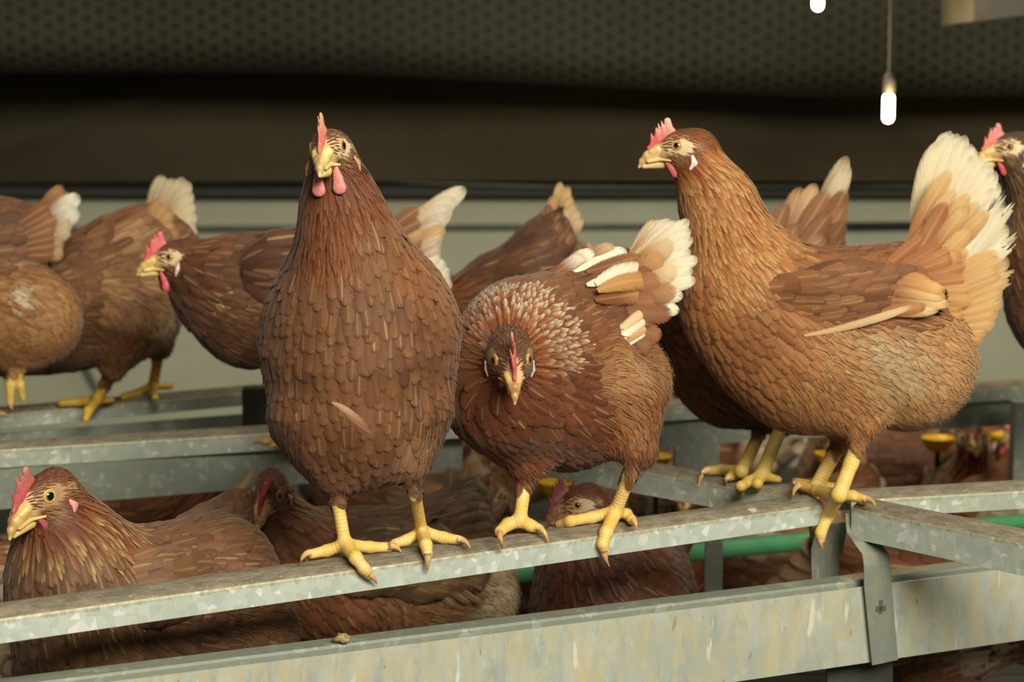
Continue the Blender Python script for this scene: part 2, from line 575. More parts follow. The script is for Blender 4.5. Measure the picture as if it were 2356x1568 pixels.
class Plumes:
    """gathers feather blades (and plain skins) into the arrays of ONE mesh"""
    def __init__(self):
        self.v, self.f, self.uv, self.col, self.par, self.soft, self.n = [], [], [], [], [], [], 0

    def raw(self, v, f, col):
        m = len(v)
        self.v.append(v); self.f.append(f + self.n); self.n += m
        self.uv.append(np.tile([0.25, 0.5], (m, 1))); self.col.append(np.broadcast_to(col, (m, 3)))
        self.par.append(np.tile([0, .5, .3, 1], (m, 1))); self.soft.append(np.zeros(m))

    def blades(self, C, lat, nrm, W, style, col, tip, tipm, shaft, edge, nc, camber=0.25, fray=0.0, t0=.45, soft=0.0):
        """C: N x (nr+1) x 3 spine; lat, nrm: N x (nr+1) x 3; W: N"""
        nf, nr1, _ = C.shape
        t = 1 - (1 - np.linspace(0, 1, nr1)) ** 1.5
        w = W[:, None] * prof(style, t)[None] * 0.5
        u = np.linspace(-1, 1, nc + 1)
        V = C[:, :, None, :] + lat[:, :, None, :] * (w[:, :, None] * u[None, None])[..., None] - nrm[:, :, None, :] * (camber * w[:, :, None] * (u ** 2)[None, None])[..., None]
        if fray:
            jit = RNG.normal(0, 1, (nf, nr1, nc + 1)) * fray * (t[None, :, None] ** 3)
            dirs = np.gradient(C, axis=1); dirs /= np.linalg.norm(dirs, axis=2)[..., None] + 1e-9
            V = V + dirs[:, :, None, :] * (jit * W[:, None, None])[..., None]
        m = np.clip(tipm[:, None] * np.clip((t[None] - t0) / (.85 - t0), 0, 1), 0, 1)[..., None]
        cc = col[:, None] * (1 - m) + tip[:, None] * m
        cc = np.broadcast_to(cc[:, :, None], V.shape)
        k = nr1 * (nc + 1)
        self.v.append(V.reshape(-1, 3))
        self.f.append(grid_faces(nf, nr1 - 1, nc) + self.n)
        self.n += nf * k
        UV = np.stack(np.broadcast_arrays(((u + 1) / 2)[None, None], t[None, :, None]), -1)
        self.uv.append(np.broadcast_to(UV, (nf, nr1, nc + 1, 2)).reshape(-1, 2))
        self.col.append(cc.reshape(-1, 3))
        rnd = RNG.random(nf)
        ln = np.linalg.norm(C[:, -1] - C[:, 0], axis=1)
        pr = np.stack([shaft, edge, rnd, np.clip(ln / .03, .4, 6)], 1)
        self.par.append(np.broadcast_to(pr[:, None], (nf, k, 4)).reshape(-1, 4))
        self.soft.append(np.full(nf * k, soft))

    def on_surface(self, base, d, prims, L, W, h0, h1, style, col, tip, tipm, shaft, edge, nr=5, nc=4, camber=0.25, fray=0.0, t0=.45, soft=0.0):
        Nf = len(base)
        if not Nf: return
        c = base.copy()
        Cs, Ls, Ns = [], [], []
        t = 1 - (1 - np.linspace(0, 1, nr + 1)) ** 1.5
        for i in range(nr + 1):
            if i: c = c + d * (L * (t[i] - t[i - 1]))[:, None]
            dist, g = grad(c, prims)
            g2 = np.maximum((g ** 2).sum(1), 0.15)
            h = h0 + (h1 - h0) * t[i]
            c = c - g * (np.clip(dist - h, -0.012, 0.012) / g2)[:, None]
            nm = g / (np.linalg.norm(g, axis=1)[:, None] + 1e-9)
            d = d - nm * (d * nm).sum(1)[:, None]
            d = d / (np.linalg.norm(d, axis=1)[:, None] + 1e-9)
            Cs.append(c); Ns.append(nm); Ls.append(np.cross(nm, d))
        self.blades(np.stack(Cs, 1), np.stack(Ls, 1), np.stack(Ns, 1), W, style, col, tip, tipm, shaft, edge, nc, camber, fray, t0, soft)

    def quills(self, base, tip_p, W, nrm, bend, col, tip, tipm, shaft, edge, nr=14, nc=6, style='quill', camber=0.22, fray=0.0):
        base, tip_p, nrm, bend = [np.asarray(x, float) for x in (base, tip_p, nrm, bend)]
        nf = len(base)
        t = (1 - (1 - np.linspace(0, 1, nr + 1)) ** 1.5)[None, :, None]
        C = base[:, None] + (tip_p - base)[:, None] * t + bend[:, None] * (4 * t * (1 - t))
        d = np.gradient(C, axis=1); d /= np.linalg.norm(d, axis=2)[..., None] + 1e-9
        nm = nrm[:, None] - d * (nrm[:, None] * d).sum(2)[..., None]
        nm /= np.linalg.norm(nm, axis=2)[..., None] + 1e-9
        b = lambda x, w: np.broadcast_to(np.asarray(x, float), (nf, 3) if w == 3 else (nf,))
        self.blades(C, np.cross(nm, d), nm, b(W, 1), style, b(col, 3), b(tip, 3), b(tipm, 1), b(shaft, 1), b(edge, 1), nc, camber, fray)

    def build(self, name, parent, origin, mat=None):
        if not self.v: return None
        return mesh_obj(name, np.concatenate(self.v), np.concatenate(self.f), mat or M_FEATHER, parent, origin, True,
                        dict(Col=np.concatenate(self.col), Par=np.concatenate(self.par), Soft=np.concatenate(self.soft)), np.concatenate(self.uv))


def thin(Q, sp):
    """blue-noise subset with spacing sp"""
    key = np.floor(Q / (sp * 0.55)).astype(np.int64)
    _, i = np.unique(key, axis=0, return_index=True)
    Q = Q[i]
    Q = Q[RNG.permutation(len(Q))]
    cell, keep = {}, []
    kk = np.floor(Q / sp).astype(int)
    s2 = sp * sp
    nb = [(a, b, c) for a in (-1, 0, 1) for b in (-1, 0, 1) for c in (-1, 0, 1)]
    ql = Q.tolist(); kl = kk.tolist()
    for n_, (p, k) in enumerate(zip(ql, kl)):
        ok = True
        for a, b, c in nb:
            for r in cell.get((k[0] + a, k[1] + b, k[2] + c), ()):
                if (r[0] - p[0]) ** 2 + (r[1] - p[1]) ** 2 + (r[2] - p[2]) ** 2 < s2:
                    ok = False; break
            if not ok: break
        if ok:
            cell.setdefault(tuple(k), []).append(p); keep.append(n_)
    return Q[np.array(keep, int)]


def mottle(Q, f=60.0, seed=0.0):
    x, y, z = (Q * f).T
    return (np.sin(x + 1.7 * np.sin(y * .8 + seed)) + np.sin(1.3 * y + 1.3 * np.sin(z * 1.1 + seed * 2)) + np.sin(1.1 * z + 1.5 * np.sin(x * .9 - seed))) / 3


# spacing, length, width, base height, tip height, style, rows, columns, direction jitter, gravity
STY = dict(
    head=(.0020, .0076, .0020, .0002, .0008, 'hackle', 3, 2, .10, 0),
    neck=(.0042, .0260, .0056, .0006, .0022, 'hackle', 5, 2, .10, .05),
    breast=(.0082, .0260, .0150, .0008, .0031, 'round', 7, 4, .08, .45),
    back=(.0088, .0300, .0165, .0008, .0030, 'round', 7, 4, .09, 0),
    belly=(.0052, .0300, .0125, .0006, .0022, 'round', 6, 2, .24, .35),
    thigh=(.0052, .0260, .0110, .0006, .0022, 'round', 6, 2, .16, .5),
    down=(.0052, .0210, .0011, .0006, .0052, 'fluff', 4, 1, .38, .35),
    wing=(.0100, .0320, .0200, .0008, .0032, 'round', 8, 4, .06, 0))
SHAFT = dict(down=0, head=.12, neck=.30, breast=.10, back=.08, belly=.08, thigh=.1, wing=.10)


def dress(pl, prims, skin_v, sel_reg, pal, q, scale, keep=None, patches=(), only=None, H=None):
    """cover the skin regions with feathers of each region's own size and flow"""
    D, am = closest(skin_v, prims)
    regs = np.array([p['reg'] for p in prims])
    vr = regs[am]
    if H is not None:
        l = H.loc(skin_v)
        hd = (l[:, 0] > -30 - .35 * np.maximum(0, l[:, 2])) & (np.abs(l[:, 1]) < 52) & (l[:, 2] > -50) & (l[:, 0] < 60) & (vr != 'leg')
        vr = np.where(hd, 'head', vr)
    axes = np.stack([p['axis'] for p in prims])
    passes = []
    for reg in sel_reg:
        passes.append((reg, reg))
        if reg in ('belly', 'thigh') and q < 1.6: passes.append((reg, 'down'))
    for reg, sty in passes:
        sp, L, W, h0, h1, style, nr, nc, jit, grav = STY[sty]
        z = pal.get('size', {}).get(reg, 1.0)
        sp, L, W, h0, h1 = [x * scale for x in (sp * q * z, L * z * (q if q > 1 else 1) ** .5, W * q * z, h0, h1)]
        Q = skin_v[vr == reg]
        if keep is not None and len(Q): Q = Q[keep(Q, reg)]
        if len(Q) < 3: continue
        Q = Q + RNG.normal(0, sp * .3, Q.shape)
        Q = project(Q, prims, 0, 2)
        Q = thin(Q, sp)
        nm = normals(Q, prims)
        if only is not None:
            m = only(Q, nm); Q, nm = Q[m], nm[m]
        if len(Q) < 2: continue
        Dq, _ = closest(Q, prims)
        wt = np.exp(-(Dq - Dq.min(1)[:, None]) / (.012 * scale))
        legm = np.array([p['reg'] in ('leg', 'face') for p in prims])
        wt[:, legm] = 0
        sw = np.stack([mottle(Q, 55 / scale, a + 3) for a in (0, 1, 2)], 1) * (.45 if reg in ('belly', 'thigh') else .12)
        fl = wt @ axes + np.array([0, 0, -1.0]) * grav + RNG.normal(0, jit, Q.shape) + sw
        fl = fl - nm * (fl * nm).sum(1)[:, None]
        fl /= np.linalg.norm(fl, axis=1)[:, None] + 1e-9
        n = len(Q)
        c = pal[reg]
        gg = GAIN * pal.get('gain', .72)
        base = lin(c[0], gg)[None].repeat(n, 0)
        alt = lin(c[1], gg)[None]
        mix = np.clip(.5 + .55 * mottle(Q, 42 / scale, pal.get('seed', 0)) + RNG.normal(0, .18, n), 0, 1)[:, None]
        col = (base * (1 - mix) + alt * mix) * RNG.normal(1, pal.get('vary', .10), n)[:, None].clip(.7, 1.35)
        tipc = lin(c[2], gg)[None].repeat(n, 0) if len(c) > 2 else col
        tipm = np.full(n, 0.0)
        if len(c) > 3: tipm = np.clip(RNG.normal(c[3], .25, n), 0, 1)
        if 'tipfn' in pal and reg == 'neck': tipm = np.clip(tipm * pal['tipfn'](Q), 0, 1)
        for (pc, pr, pcol, ps) in patches:
            dd = np.linalg.norm(Q - pc, axis=1)
            m = np.clip((pr - dd) / (pr * .45), 0, 1) * ps * np.clip(RNG.normal(1, .3, n), 0, 1)
            col = col * (1 - m[:, None]) + lin(pcol, gg)[None] * m[:, None]
        shaft = np.clip(RNG.normal(pal.get('shaft', 1) * SHAFT[reg], .12, n), 0, 1)
        edge = np.clip(RNG.normal(pal.get('edge', {}).get(reg, .5), .05, n), .2, .9)
        Lr = L * RNG.normal(1, .12, n).clip(.7, 1.4); Wr = W * RNG.normal(1, .1, n).clip(.7, 1.3)
        if q > 1.6: nr, nc = max(3, nr - 2), max(2, nc - 2)
        pl.on_surface(Q, fl, prims, Lr, Wr, h0, h1, style, col, tipc, tipm, shaft, edge, nr, nc, .25, .05 if reg in ('belly', 'thigh') else 0, pal.get('t0', .45), 0 if sty == 'down' else dict(belly=1.0, thigh=.8, breast=.12, back=.08).get(reg, 0))


# ------------------------------------------------------------------ hen
GAIN = .80
YEL, YEL2, YEL3 = (236, 192, 86), (240, 210, 142), (205, 160, 52)


class Head:
    def __init__(self, C, F, U, s, squash=.86):
        self.C, self.s = np.asarray(C, float), s
        self.F = unit(F)
        self.L = unit(np.cross(U, self.F))
        self.U = np.cross(self.F, self.L)

    def p(self, x, y, z):
        return self.C + self.s * (x * self.F + y * self.L + z * self.U)

    def loc(self, Q):
        d = (Q - self.C) / self.s
        return np.stack([d @ self.F, d @ self.L, d @ self.U], 1)

    def at(self, x, y, z, allp, h=0.0):
        q = project(self.p(x, y, z)[None], allp, h * self.s, 4)
        return q[0], normals(q, allp)[0]

    def prims(self):
        s, n = self.s, self.L
        k = 12 * s
        mk = lambda reg, a, ra, b, rb, sq: prim(reg, self.p(*a), ra * s, self.p(*b), rb * s, sq, n, k)
        return [mk('head', (12, 0, 8), 36, (-22, 0, 2), 42, .84),
                mk('head', (34, 0, -8), 24, (-4, 0, -20), 34, .86),
                mk('face', (62, 0, -4), 18, (36, 0, 0), 28, .8)]


def sphere_part(name, c, r, axis, rings, parent, origin, mat, lid=None, seg=20, nlat=14):
    axis = unit(axis); a = unit(np.cross(axis, [0.31, .2, .9])); b = np.cross(axis, a)
    vs, cols = [], []
    for i in range(nlat + 1):
        th = math.pi * .62 * i / nlat
        c_ = next((col for lim, col in rings if math.sin(min(th, math.pi / 2)) <= lim), rings[-1][1])
        for k in range(seg):
            ph = 2 * math.pi * k / seg
            vs.append(c + r * (math.cos(th) * axis + math.sin(th) * (math.cos(ph) * a + math.sin(ph) * b)))
            cols.append(lin(c_))
    fs = [(i * seg + k, i * seg + (k + 1) % seg, (i + 1) * seg + (k + 1) % seg, (i + 1) * seg + k) for i in range(nlat) for k in range(seg)]
    if lid:
        R, rr, h, lc = lid
        b0 = len(vs)
        m = 8
        for k in range(seg):
            ph = 2 * math.pi * k / seg
            rad = math.cos(ph) * a + math.sin(ph) * b
            for j in range(m):
                ps = 2 * math.pi * j / m
                vs.append(c + axis * (h + rr * math.sin(ps)) + rad * (R + rr * math.cos(ps)))
                cols.append(lin(lc))
        fs += [(b0 + k * m + j, b0 + ((k + 1) % seg) * m + j, b0 + ((k + 1) % seg) * m + (j + 1) % m, b0 + k * m + (j + 1) % m) for k in range(seg) for j in range(m)]
    return mesh_obj(name, np.array(vs), np.array(fs), mat, parent, origin, True, dict(Col=np.array(cols)))


def net_part(name, prims, h, colfn, parent, origin, mat):
    v, f = surface_nets(prims, h)
    return mesh_obj(name, v, f, mat, parent, origin, True, dict(Col=colfn(v), Along=np.zeros(len(v))))


def head_parts(H, root, org, look, allp):
    s, n = H.s, H.L
    fine = look.get('h', .0009)
    mk = lambda a, ra, b, rb, sq=1.0, nn=n, k=4.0: prim('x', H.p(*a), ra * s, H.p(*b), rb * s, sq, nn, k * s)
    # beak
    up = [mk((58, 0, -4), 17, (84, 0, -14), 13, 1.0), mk((84, 0, -14), 12.5, (97, 0, -26), 8, .85), mk((97, 0, -26), 8, (104, 0, -39), 3.4, .9),
          mk((62, 11, 1), 9, (76, 9, -5), 7), mk((62, -11, 1), 9, (76, -9, -5), 7)]
    gape = []
    for q in (1, -1):
        g1 = tuple(H.loc(H.at(36, 28 * q, -24, allp, .5)[0][None])[0])
        g0 = tuple(H.loc(H.at(60, 18 * q, -25, allp, 0)[0][None])[0])
        gape += [mk((84, 8 * q, -26), 4.5, g0, 4, 1, n, 4), mk(g0, 4, g1, 2.6, 1, n, 3)]
    op = look.get('open', 0)
    low = [mk((50, 0, -31 - op * .3), 12, (93, 0, -38 - op), 5, .9, n, 3)]
    dark = lin(look.get('beak_dark', (150, 98, 58)))
    pale = lin(look.get('beak', (224, 190, 118)))

    def bcol(v):
        l = H.loc(v)
        m = np.clip((l[:, 0] - 76) / 12, 0, 1) * np.clip((l[:, 2] + 34 + (l[:, 0] - 84) * .3) / 10, 0, 1) * np.clip(1.15 - np.abs(l[:, 1]) / 12, .2, 1) * .85
        w = np.clip((l[:, 0] - 98) / 6, 0, 1) * .35
        c = pale[None] * (1 - m[:, None]) + dark[None] * m[:, None]
        nost = np.exp(-(((l[:, 0] - 76) / 5) ** 2 + ((np.abs(l[:, 1]) - 11) / 4) ** 2 + ((l[:, 2] + 6) / 2.5) ** 2))
        c = c * (1 - .7 * nost[:, None])
        return c * (1 - w[:, None]) + lin((226, 196, 140))[None] * w[:, None]
    net_part('beak', up + gape + low, fine, bcol, root, org, M_HORN)
    # comb
    b = look.get('comb_bend', [0] * 5); cs = look.get('comb', 1.0)
    sp = [((72, 16), (77, 38)), ((63, 24), (66, 51)), ((55, 30), (61, 60)), ((46, 36), (54, 66)), ((34, 40), (40, 66))]
    lean = look.get('comb_lean', 0)
    off = lambda z: lean * max(0, z - 20) / 40
    cp = [mk((80, 0, 4), 7, (60, 0, 22), 10, .62, n, 5), mk((60, 0, 22), 10, (30, 0, 40), 11, .6, n, 5)]
    for i, ((x0, z0), (x1, z1)) in enumerate(sp):
        z1 = z0 + (z1 - z0) * cs
        lastr = (10, 8) if i == 4 else (7.5, 1.8)
        cp.append(mk((x0, off(z0), z0), lastr[0], (x1, off(z1) + b[i], z1), lastr[1], .5 if i < 4 else .42, n, 4))
    cc, ct = lin(look.get('comb_col', (206, 92, 92))), lin(look.get('comb_tip', (232, 170, 150)))

    def ccol(v):
        l = H.loc(v)
        m = np.clip((l[:, 2] - 30) / 34, 0, 1)[:, None] * look.get('tipmix', .8)
        return cc[None] * (1 - m) + ct[None] * m
    net_part('comb', cp, fine, ccol, root, org, M_COMB)
    # wattles, ear lobes, eyes
    wl = look.get('wattle', 1.0)
    wc = lin(look.get('wattle_col', (208, 86, 96)))
    loc = lambda q: tuple(H.loc(np.asarray(q)[None])[0])
    wn = H.F if look.get('wattle_front') else n
    for q in (1, -1):
        sw = look.get('sway', 0)
        a0 = loc(H.at(40, 20 * q, -30, allp, 1)[0])
        tx, tz = look.get('wattle_to', (-14, -24))
        a0 = (a0[0], a0[1] * .88, a0[2])
        a1 = (a0[0] + tx * .5, a0[1] + 3 * q + sw, a0[2] + tz * .5 * wl)
        a2 = (a0[0] + tx, a0[1] + 4 * q + sw * 2, a0[2] + tz * wl)
        net_part('wattle', [mk(a0, 6, a1, 8.5, .6, wn, 4), mk(a1, 8.5, a2, 12 * (.6 + .4 * wl), .45, wn, 4)],
                 fine, lambda v: np.broadcast_to(wc, v.shape), root, org, M_COMB)
        e0, e1, e2 = [loc(H.at(x, 34 * q, z, allp, 1.5)[0]) for x, z in ((-17, -14), (-22, -29), (-17, -43))]
        net_part('ear_lobe', [mk(e0, 4.5, e1, 7, .45, n, 3), mk(e1, 7, e2, 3.5, .45, n, 3)],
                 fine, lambda v: np.broadcast_to(lin(look.get('lobe', (226, 196, 186))), v.shape), root, org, M_COMB)
        sp_, nn_ = H.at(19, 30 * q, 11, allp)
        ax = unit(nn_ * .8 + H.L * q * .25 + H.F * .1)
        sphere_part('eye', sp_ - nn_ * 7.6 * s, 13 * s, ax,
                    [(look.get('pupil', .42), (14, 13, 12)), (.76, look.get('iris', (188, 128, 52))), (2, (206, 184, 126))], root, org, M_EYE,
                    (10.8 * s, 2.1 * s, 7.0 * s, look.get('lid', (182, 154, 108))))


def claw(pts, r, root, org):
    """a curved tapering horn through three points"""
    p0, p1, p2 = [np.asarray(p, float) for p in pts]
    t = np.linspace(0, 1, 7)[:, None]
    path = (1 - t) ** 2 * p0 + 2 * t * (1 - t) * p1 + t ** 2 * p2
    mb = MB(); mb.tube(path, list(r * np.array([1, .98, .88, .74, .56, .36, .12])), 8)
    v = np.array(mb.v)
    dt = np.linalg.norm(v - p0, axis=1) / (np.linalg.norm(p2 - p0) + 1e-9)
    c = lin((222, 184, 140))[None] * (1 - np.clip(dt, 0, 1))[:, None] + lin((198, 148, 82))[None] * np.clip(dt, 0, 1)[:, None]
    o = mesh_obj('claw', v, mb.f, M_HORN, root, org, True, dict(Col=c))
    return o


def leg_prims(chain, rads, toes, s=1.0):
    """chain: hock..ankle points; toes: list of (points, radii)"""
    out = []
    a = .004
    for i in range(len(chain) - 1):
        out.append(prim('leg', chain[i], rads[i], chain[i + 1], rads[i + 1], 1, k=.004, along=a)); a += out[-1]['len']
    for pts, rr in toes:
        b = a
        for i in range(len(pts) - 1):
            out.append(prim('leg', pts[i], rr[i], pts[i + 1], rr[i + 1], 1, k=.0035, along=b)); b += out[-1]['len']
    return out


def hen(label, group, base, prims, head, legs, pal, wings=(), tail=(), look=None, q=1.0, h=.0026, patches=(), scale=1.0, name='hen', face=True, loose=()):
    org = np.asarray(base, float)
    root = empty(name, org)
    tag(root, label, 'hen', group)
    H = Head(*head) if head else None
    allp = list(prims)
    if H: allp = H.prims() + allp
    claws = []
    for lg in legs:
        allp += leg_prims(lg['chain'], lg['rads'], lg['toes'])
        claws += lg['claws']
    v, f = surface_nets(allp, h)
    D, am = closest(v, allp)
    regs = np.array([p['reg'] for p in allp])
    vr = regs[am]
    col = np.zeros((len(v), 3)); along = np.zeros(len(v))
    for r in set(regs):
        m = vr == r
        if r == 'leg':
            w = np.clip(.5 + .5 * mottle(v[m], 300), 0, 1)[:, None]
            col[m] = lin(pal.get('leg', YEL)) * (1 - w) + lin(pal.get('leg2', YEL2)) * w
        elif r == 'face':
            col[m] = lin(pal.get('face', (196, 160, 118)))
        else:
            col[m] = lin(pal.get(r, pal['breast'])[0], GAIN * pal.get('gain', .72)) * .85
    for i, p in enumerate(allp):
        if p['along'] is None: continue
        m = am == i
        if m.any():
            _, t = pd(p, v[m], True)
            along[m] = p['along'] + t * p['len']
    if H and face:
        l = H.loc(v)
        eye = np.sqrt(((l[:, 0] - 14) / 40) ** 2 + ((l[:, 2] - 10) / 24) ** 2)
        m = (np.clip((1.15 - eye) / .35, 0, 1) * (np.abs(l[:, 1]) > 12) * (np.abs(l[:, 1]) < 50) * (l[:, 0] > -40))[:, None]
        col = col * (1 - m) + lin(pal.get('bare', (222, 196, 154))) * m
        mz = (np.clip((l[:, 0] - 36) / 14, 0, 1) * (np.abs(l[:, 1]) < 30) * (np.abs(l[:, 2]) < 30))[:, None]
        col = col * (1 - mz) + lin(pal.get('face', (205, 170, 122))) * mz
    mesh_obj('body', v, f, M_SKIN, root, org, True, dict(Col=col, Along=along))
    for c in claws: claw(*c, root, org)

    def keep(Q, reg):
        ok = np.ones(len(Q), bool)
        if H:
            l = H.loc(Q)
            if reg == 'head':
                e = ((l[:, 0] - 16) / 27) ** 2 + ((l[:, 2] - 11) / 17) ** 2
                ok &= ~((((l[:, 0] + 21) / 9) ** 2 + ((l[:, 2] + 29) / 17) ** 2 < 1) & (np.abs(l[:, 1]) > 10))
                ok &= ~((e < 1) & (np.abs(l[:, 1]) > 10))
                ok &= ~((l[:, 0] > 34) & (l[:, 2] < 20 - .36 * l[:, 0]) & (l[:, 2] > -26)) & ~(l[:, 0] > 57)
                ok &= ~((l[:, 0] > 22) & (np.abs(l[:, 1]) < 7) & (l[:, 2] > 20))
        return ok
    pl = Plumes()
    pts = list(patches)
    if H:
        for sgn in (1, -1):
            pts.append((H.p(22, 34 * sgn, -14), 26 * H.s, pal.get('cheek', (176, 132, 92)), .75))
            pts.append((H.p(-26, 36 * sgn, 10), 15 * H.s, pal.get('tuft', (206, 170, 118)), .9))
    dress(pl, allp, v, ('head', 'neck', 'breast', 'back', 'belly', 'thigh'), pal, q, scale, keep, pts, None, H)
    pl.build('plumage', root, org)
    for wg in wings:
        wp = Plumes()
        if wg.get('prims'):
            wv, wf = surface_nets(wg['prims'], h * 1.3)
            wp.raw(wv, wf, lin(pal['wing'][0], GAIN * pal.get('gain', .72)) * .8)
            out = unit(wg['out'])
            dress(wp, wg['prims'], wv, ('wing',), pal, q, scale * wg.get('scale', 1), None, wg.get('patches', ()), only=lambda Q, nm: nm @ out > wg.get('thr', .42))
        for qd in wg.get('quills', ()): wp.quills(**qd)
        wp.build('wing', root, org)
    if tail:
        tp = Plumes()
        for qd in tail: tp.quills(**qd)
        tp.build('tail', root, org)
    if loose:
        lp = Plumes()
        for qd in loose: lp.quills(**qd)
        lp.build('loose_feather', root, org)
    if H: head_parts(H, root, org, look or {}, allp)
    return root


# ------------------------------------------------------------------ the setting
ZP = CAM[2] - 0.447          # level of every perch (top of its front face)
M_GALV = mat_galvanised('galvanised_steel', (164, 173, 165), 1.0, .35, 0.0, 1.4, .75)
M_GALV_FAR = mat_galvanised('galvanised_far', (136, 142, 130), .5, .45)
M_RAIL_FAR = mat_galvanised('galvanised_rail_far', (160, 167, 154), .8, .4, 0.0, 1.2, .6)
M_BEAM = mat_galvanised('galvanised_stained', (172, 178, 170), .15, .5, 1.0, 1.12)
M_STRAP = mat_galvanised('strap_steel', (132, 138, 130), .1, .5, .45, .9)
M_TOP = mat_dirty_top('dusty_top')
M_DARK = mat_plain('dark_steel', (62, 64, 58), .6, .2)
M_GREEN = mat_plain('green_plastic', (76, 144, 98), .4, 0, .12, 30)
M_YELLOW = mat_plain('yellow_plastic', (226, 178, 14), .4, 0, .08, 30)
M_WALL = mat_plain('wall_sheet', (152, 153, 133), .7, 0, .05, 3, 1.0)
M_BLACK = mat_plain('black_rubber', (26, 26, 23), .7)
M_TARP = mat_plain('dark_tarpaulin', (56, 49, 32), .75, 0, .12, 2.5, 1.0, .2)
M_LITTER = mat_plain('litter', (74, 60, 44), .95, 0, .3, 30)


def rail_matrix(p0, p1):
    """x runs along the rail, y away from the camera, z up"""
    x = unit(np.array([p1[0] - p0[0], p1[1] - p0[1], 0]))
    y = np.cross([0, 0, 1], x)
    m = Matrix.Identity(4)
    for i in range(3):
        m[i][0], m[i][1], m[i][2], m[i][3] = x[i], y[i], (0, 0, 1)[i], p0[i]
    return m, float(np.linalg.norm((p1 - p0)[:2]))


def perch(label, a, b, ext=(0, 0), w=.046, h=.0222, mat=None, z=None, group='galvanised perches', name='perch', top=True):
    p0, p1 = PZ(*a, ZP if z is None else z), PZ(*b, ZP if z is None else z)
    m, L = rail_matrix(p0, p1)
    k = w / .046
    prof_ = [(0, -h), (0, -.0028), (.0008, -.0008), (.003, .0012), (.007, .0030), (.014, .0050), (.023, .0058), (.032, .0050), (.039, .0030), (.043, .0012), (.0452, -.0008), (.046, -.0028), (.046, -h), (.0425, -h), (.0425, -.006), (.0035, -.006), (.0035, -h)]
    prof_ = [(y * k, q) for y, q in prof_]
    mb = MB()
    mis = [0] + [0] + [1] * 9 + [0] * 6
    n = 24
    mb.prism(prof_[::-1], -ext[0], L + ext[1], (mis[:-1][::-1] + [0]))
    o = mb.build(name, [mat or M_GALV, M_TOP], matrix=m)
    tag(o, label, 'perch', group)
    return o, p0, p1


front_perch, fp0, fp1 = perch('long front perch across the lower picture carrying the two foreground hens', (0, 1421), (1700, 1186), (.35, .115))
FN = unit(np.cross(unit(fp1 - fp0), [0, 0, 1])); FN = FN if FN[1] < 0 else -FN      # front face normal, towards the camera


def at_top(px, py, up=.010): return PZ(px, py, ZP + up)
def at_face(px, py, off=.006): return PLN(px, py, fp0 + FN * off, FN)


perch('cross perch running from the corner junction towards the lower right edge', (1966, 1167), (2356, 1247), (.004, .25), .046, .034)
perch('cross perch behind the tall side-on hen running back to the left', (1290, 1050), (1905, 1157), (.12, -.045), .046, .028, M_RAIL_FAR)
perch('short perch running right from the corner junction behind the cross perch', (1998, 1147), (2356, 1127), (.02, .4), .046, .021, M_RAIL_FAR)
perch('middle perch at left behind the lower left hen', (0, 1033), (615, 995), (.4, .30), .046, .0235, M_RAIL_FAR)
perch('rear left perch that carries the walking pale-tailed hen', (0, 952), (560, 902), (.4, .05), .046, .0200, M_RAIL_FAR)
perch('rear right perch seen behind the tall side-on hen', (1543, 934), (2356, 887), (.15, .4), .046, .0205, M_RAIL_FAR)


def beam(label, a, b, z, h, ext=(0, 0), y0=0.0, mat=None, trough=False, parts=True):
    p0, p1 = PZ(*a, z), PZ(*b, z)
    m, L = rail_matrix(p0, p1)
    root = empty('support_beam', p0)
    tag(root, label, 'beam', 'galvanised support beams')
    inv = Matrix.Translation(-Vector(p0))
    mm = inv @ m
    mb = MB(); mb.prism([(y0, 0), (y0 + .0025, 0), (y0 + .0025, -h + .003), (y0 + .02, -h + .003), (y0 + .02, -h), (y0, -h)][::-1], -ext[0], L + ext[1])
    f = mb.build('face_plate', mat or M_BEAM, root); f.matrix_basis = mm
    if trough:
        mb = MB()
        mb.prism([(y0 + .0026, -.024), (y0 + .0026, -.020), (y0 + .013, -.020), (y0 + .013, .0015), (y0 + .015, .004), (y0 + .036, .005), (y0 + .038, .003), (y0 + .038, -h), (y0 + .0345, -h), (y0 + .0345, -.024)][::-1], -ext[0], L + ext[1])
        g = mb.build('inner_channel', M_GALV_FAR, root); g.matrix_basis = mm
    return root, p0, p1


ZB = CAM[2] - .53
main_beam, bp0, bp1 = beam('deep stained support beam along the bottom edge below the front perch', (254, 1568), (2306, 1309.5), ZB, .084, (.35, .25), 0, M_BEAM, True)
BN = unit(np.cross(unit(bp1 - bp0), [0, 0, 1])); BN = BN if BN[1] < 0 else -BN
beam('grey support beam under the middle perch at left', (0, 1083), (615, 1036), ZP - .0245, .050, (.4, .28), .008, M_GALV_FAR)
beam('grey support beam under the rear left perch', (0, 1003), (560, 957), ZP - .0320, .034, (.4, .05), .02, M_GALV_FAR)
beam('grey support beam under the rear right perch', (1543, 966), (2356, 918), ZP - .0215, .040, (.15, .4), .01, M_GALV_FAR)


def strip(name, rows, mat, thick, parent=None, origin=None):
    """sheet metal strip from rows of (left point, right point)"""
    vs = [q for r in rows for q in r]
    fs = [(2 * i, 2 * i + 1, 2 * i + 3, 2 * i + 2) for i in range(len(rows) - 1)]
    o = mesh_obj(name, np.array(vs), fs, mat, parent, origin, False)
    s = o.modifiers.new('thick', 'SOLIDIFY'); s.thickness = thick; s.offset = 0
    b = o.modifiers.new('soft', 'BEVEL'); b.width = .0007; b.segments = 2
    return o


def bf(px, py, off): return PLN(px, py, bp0 + BN * off, BN)


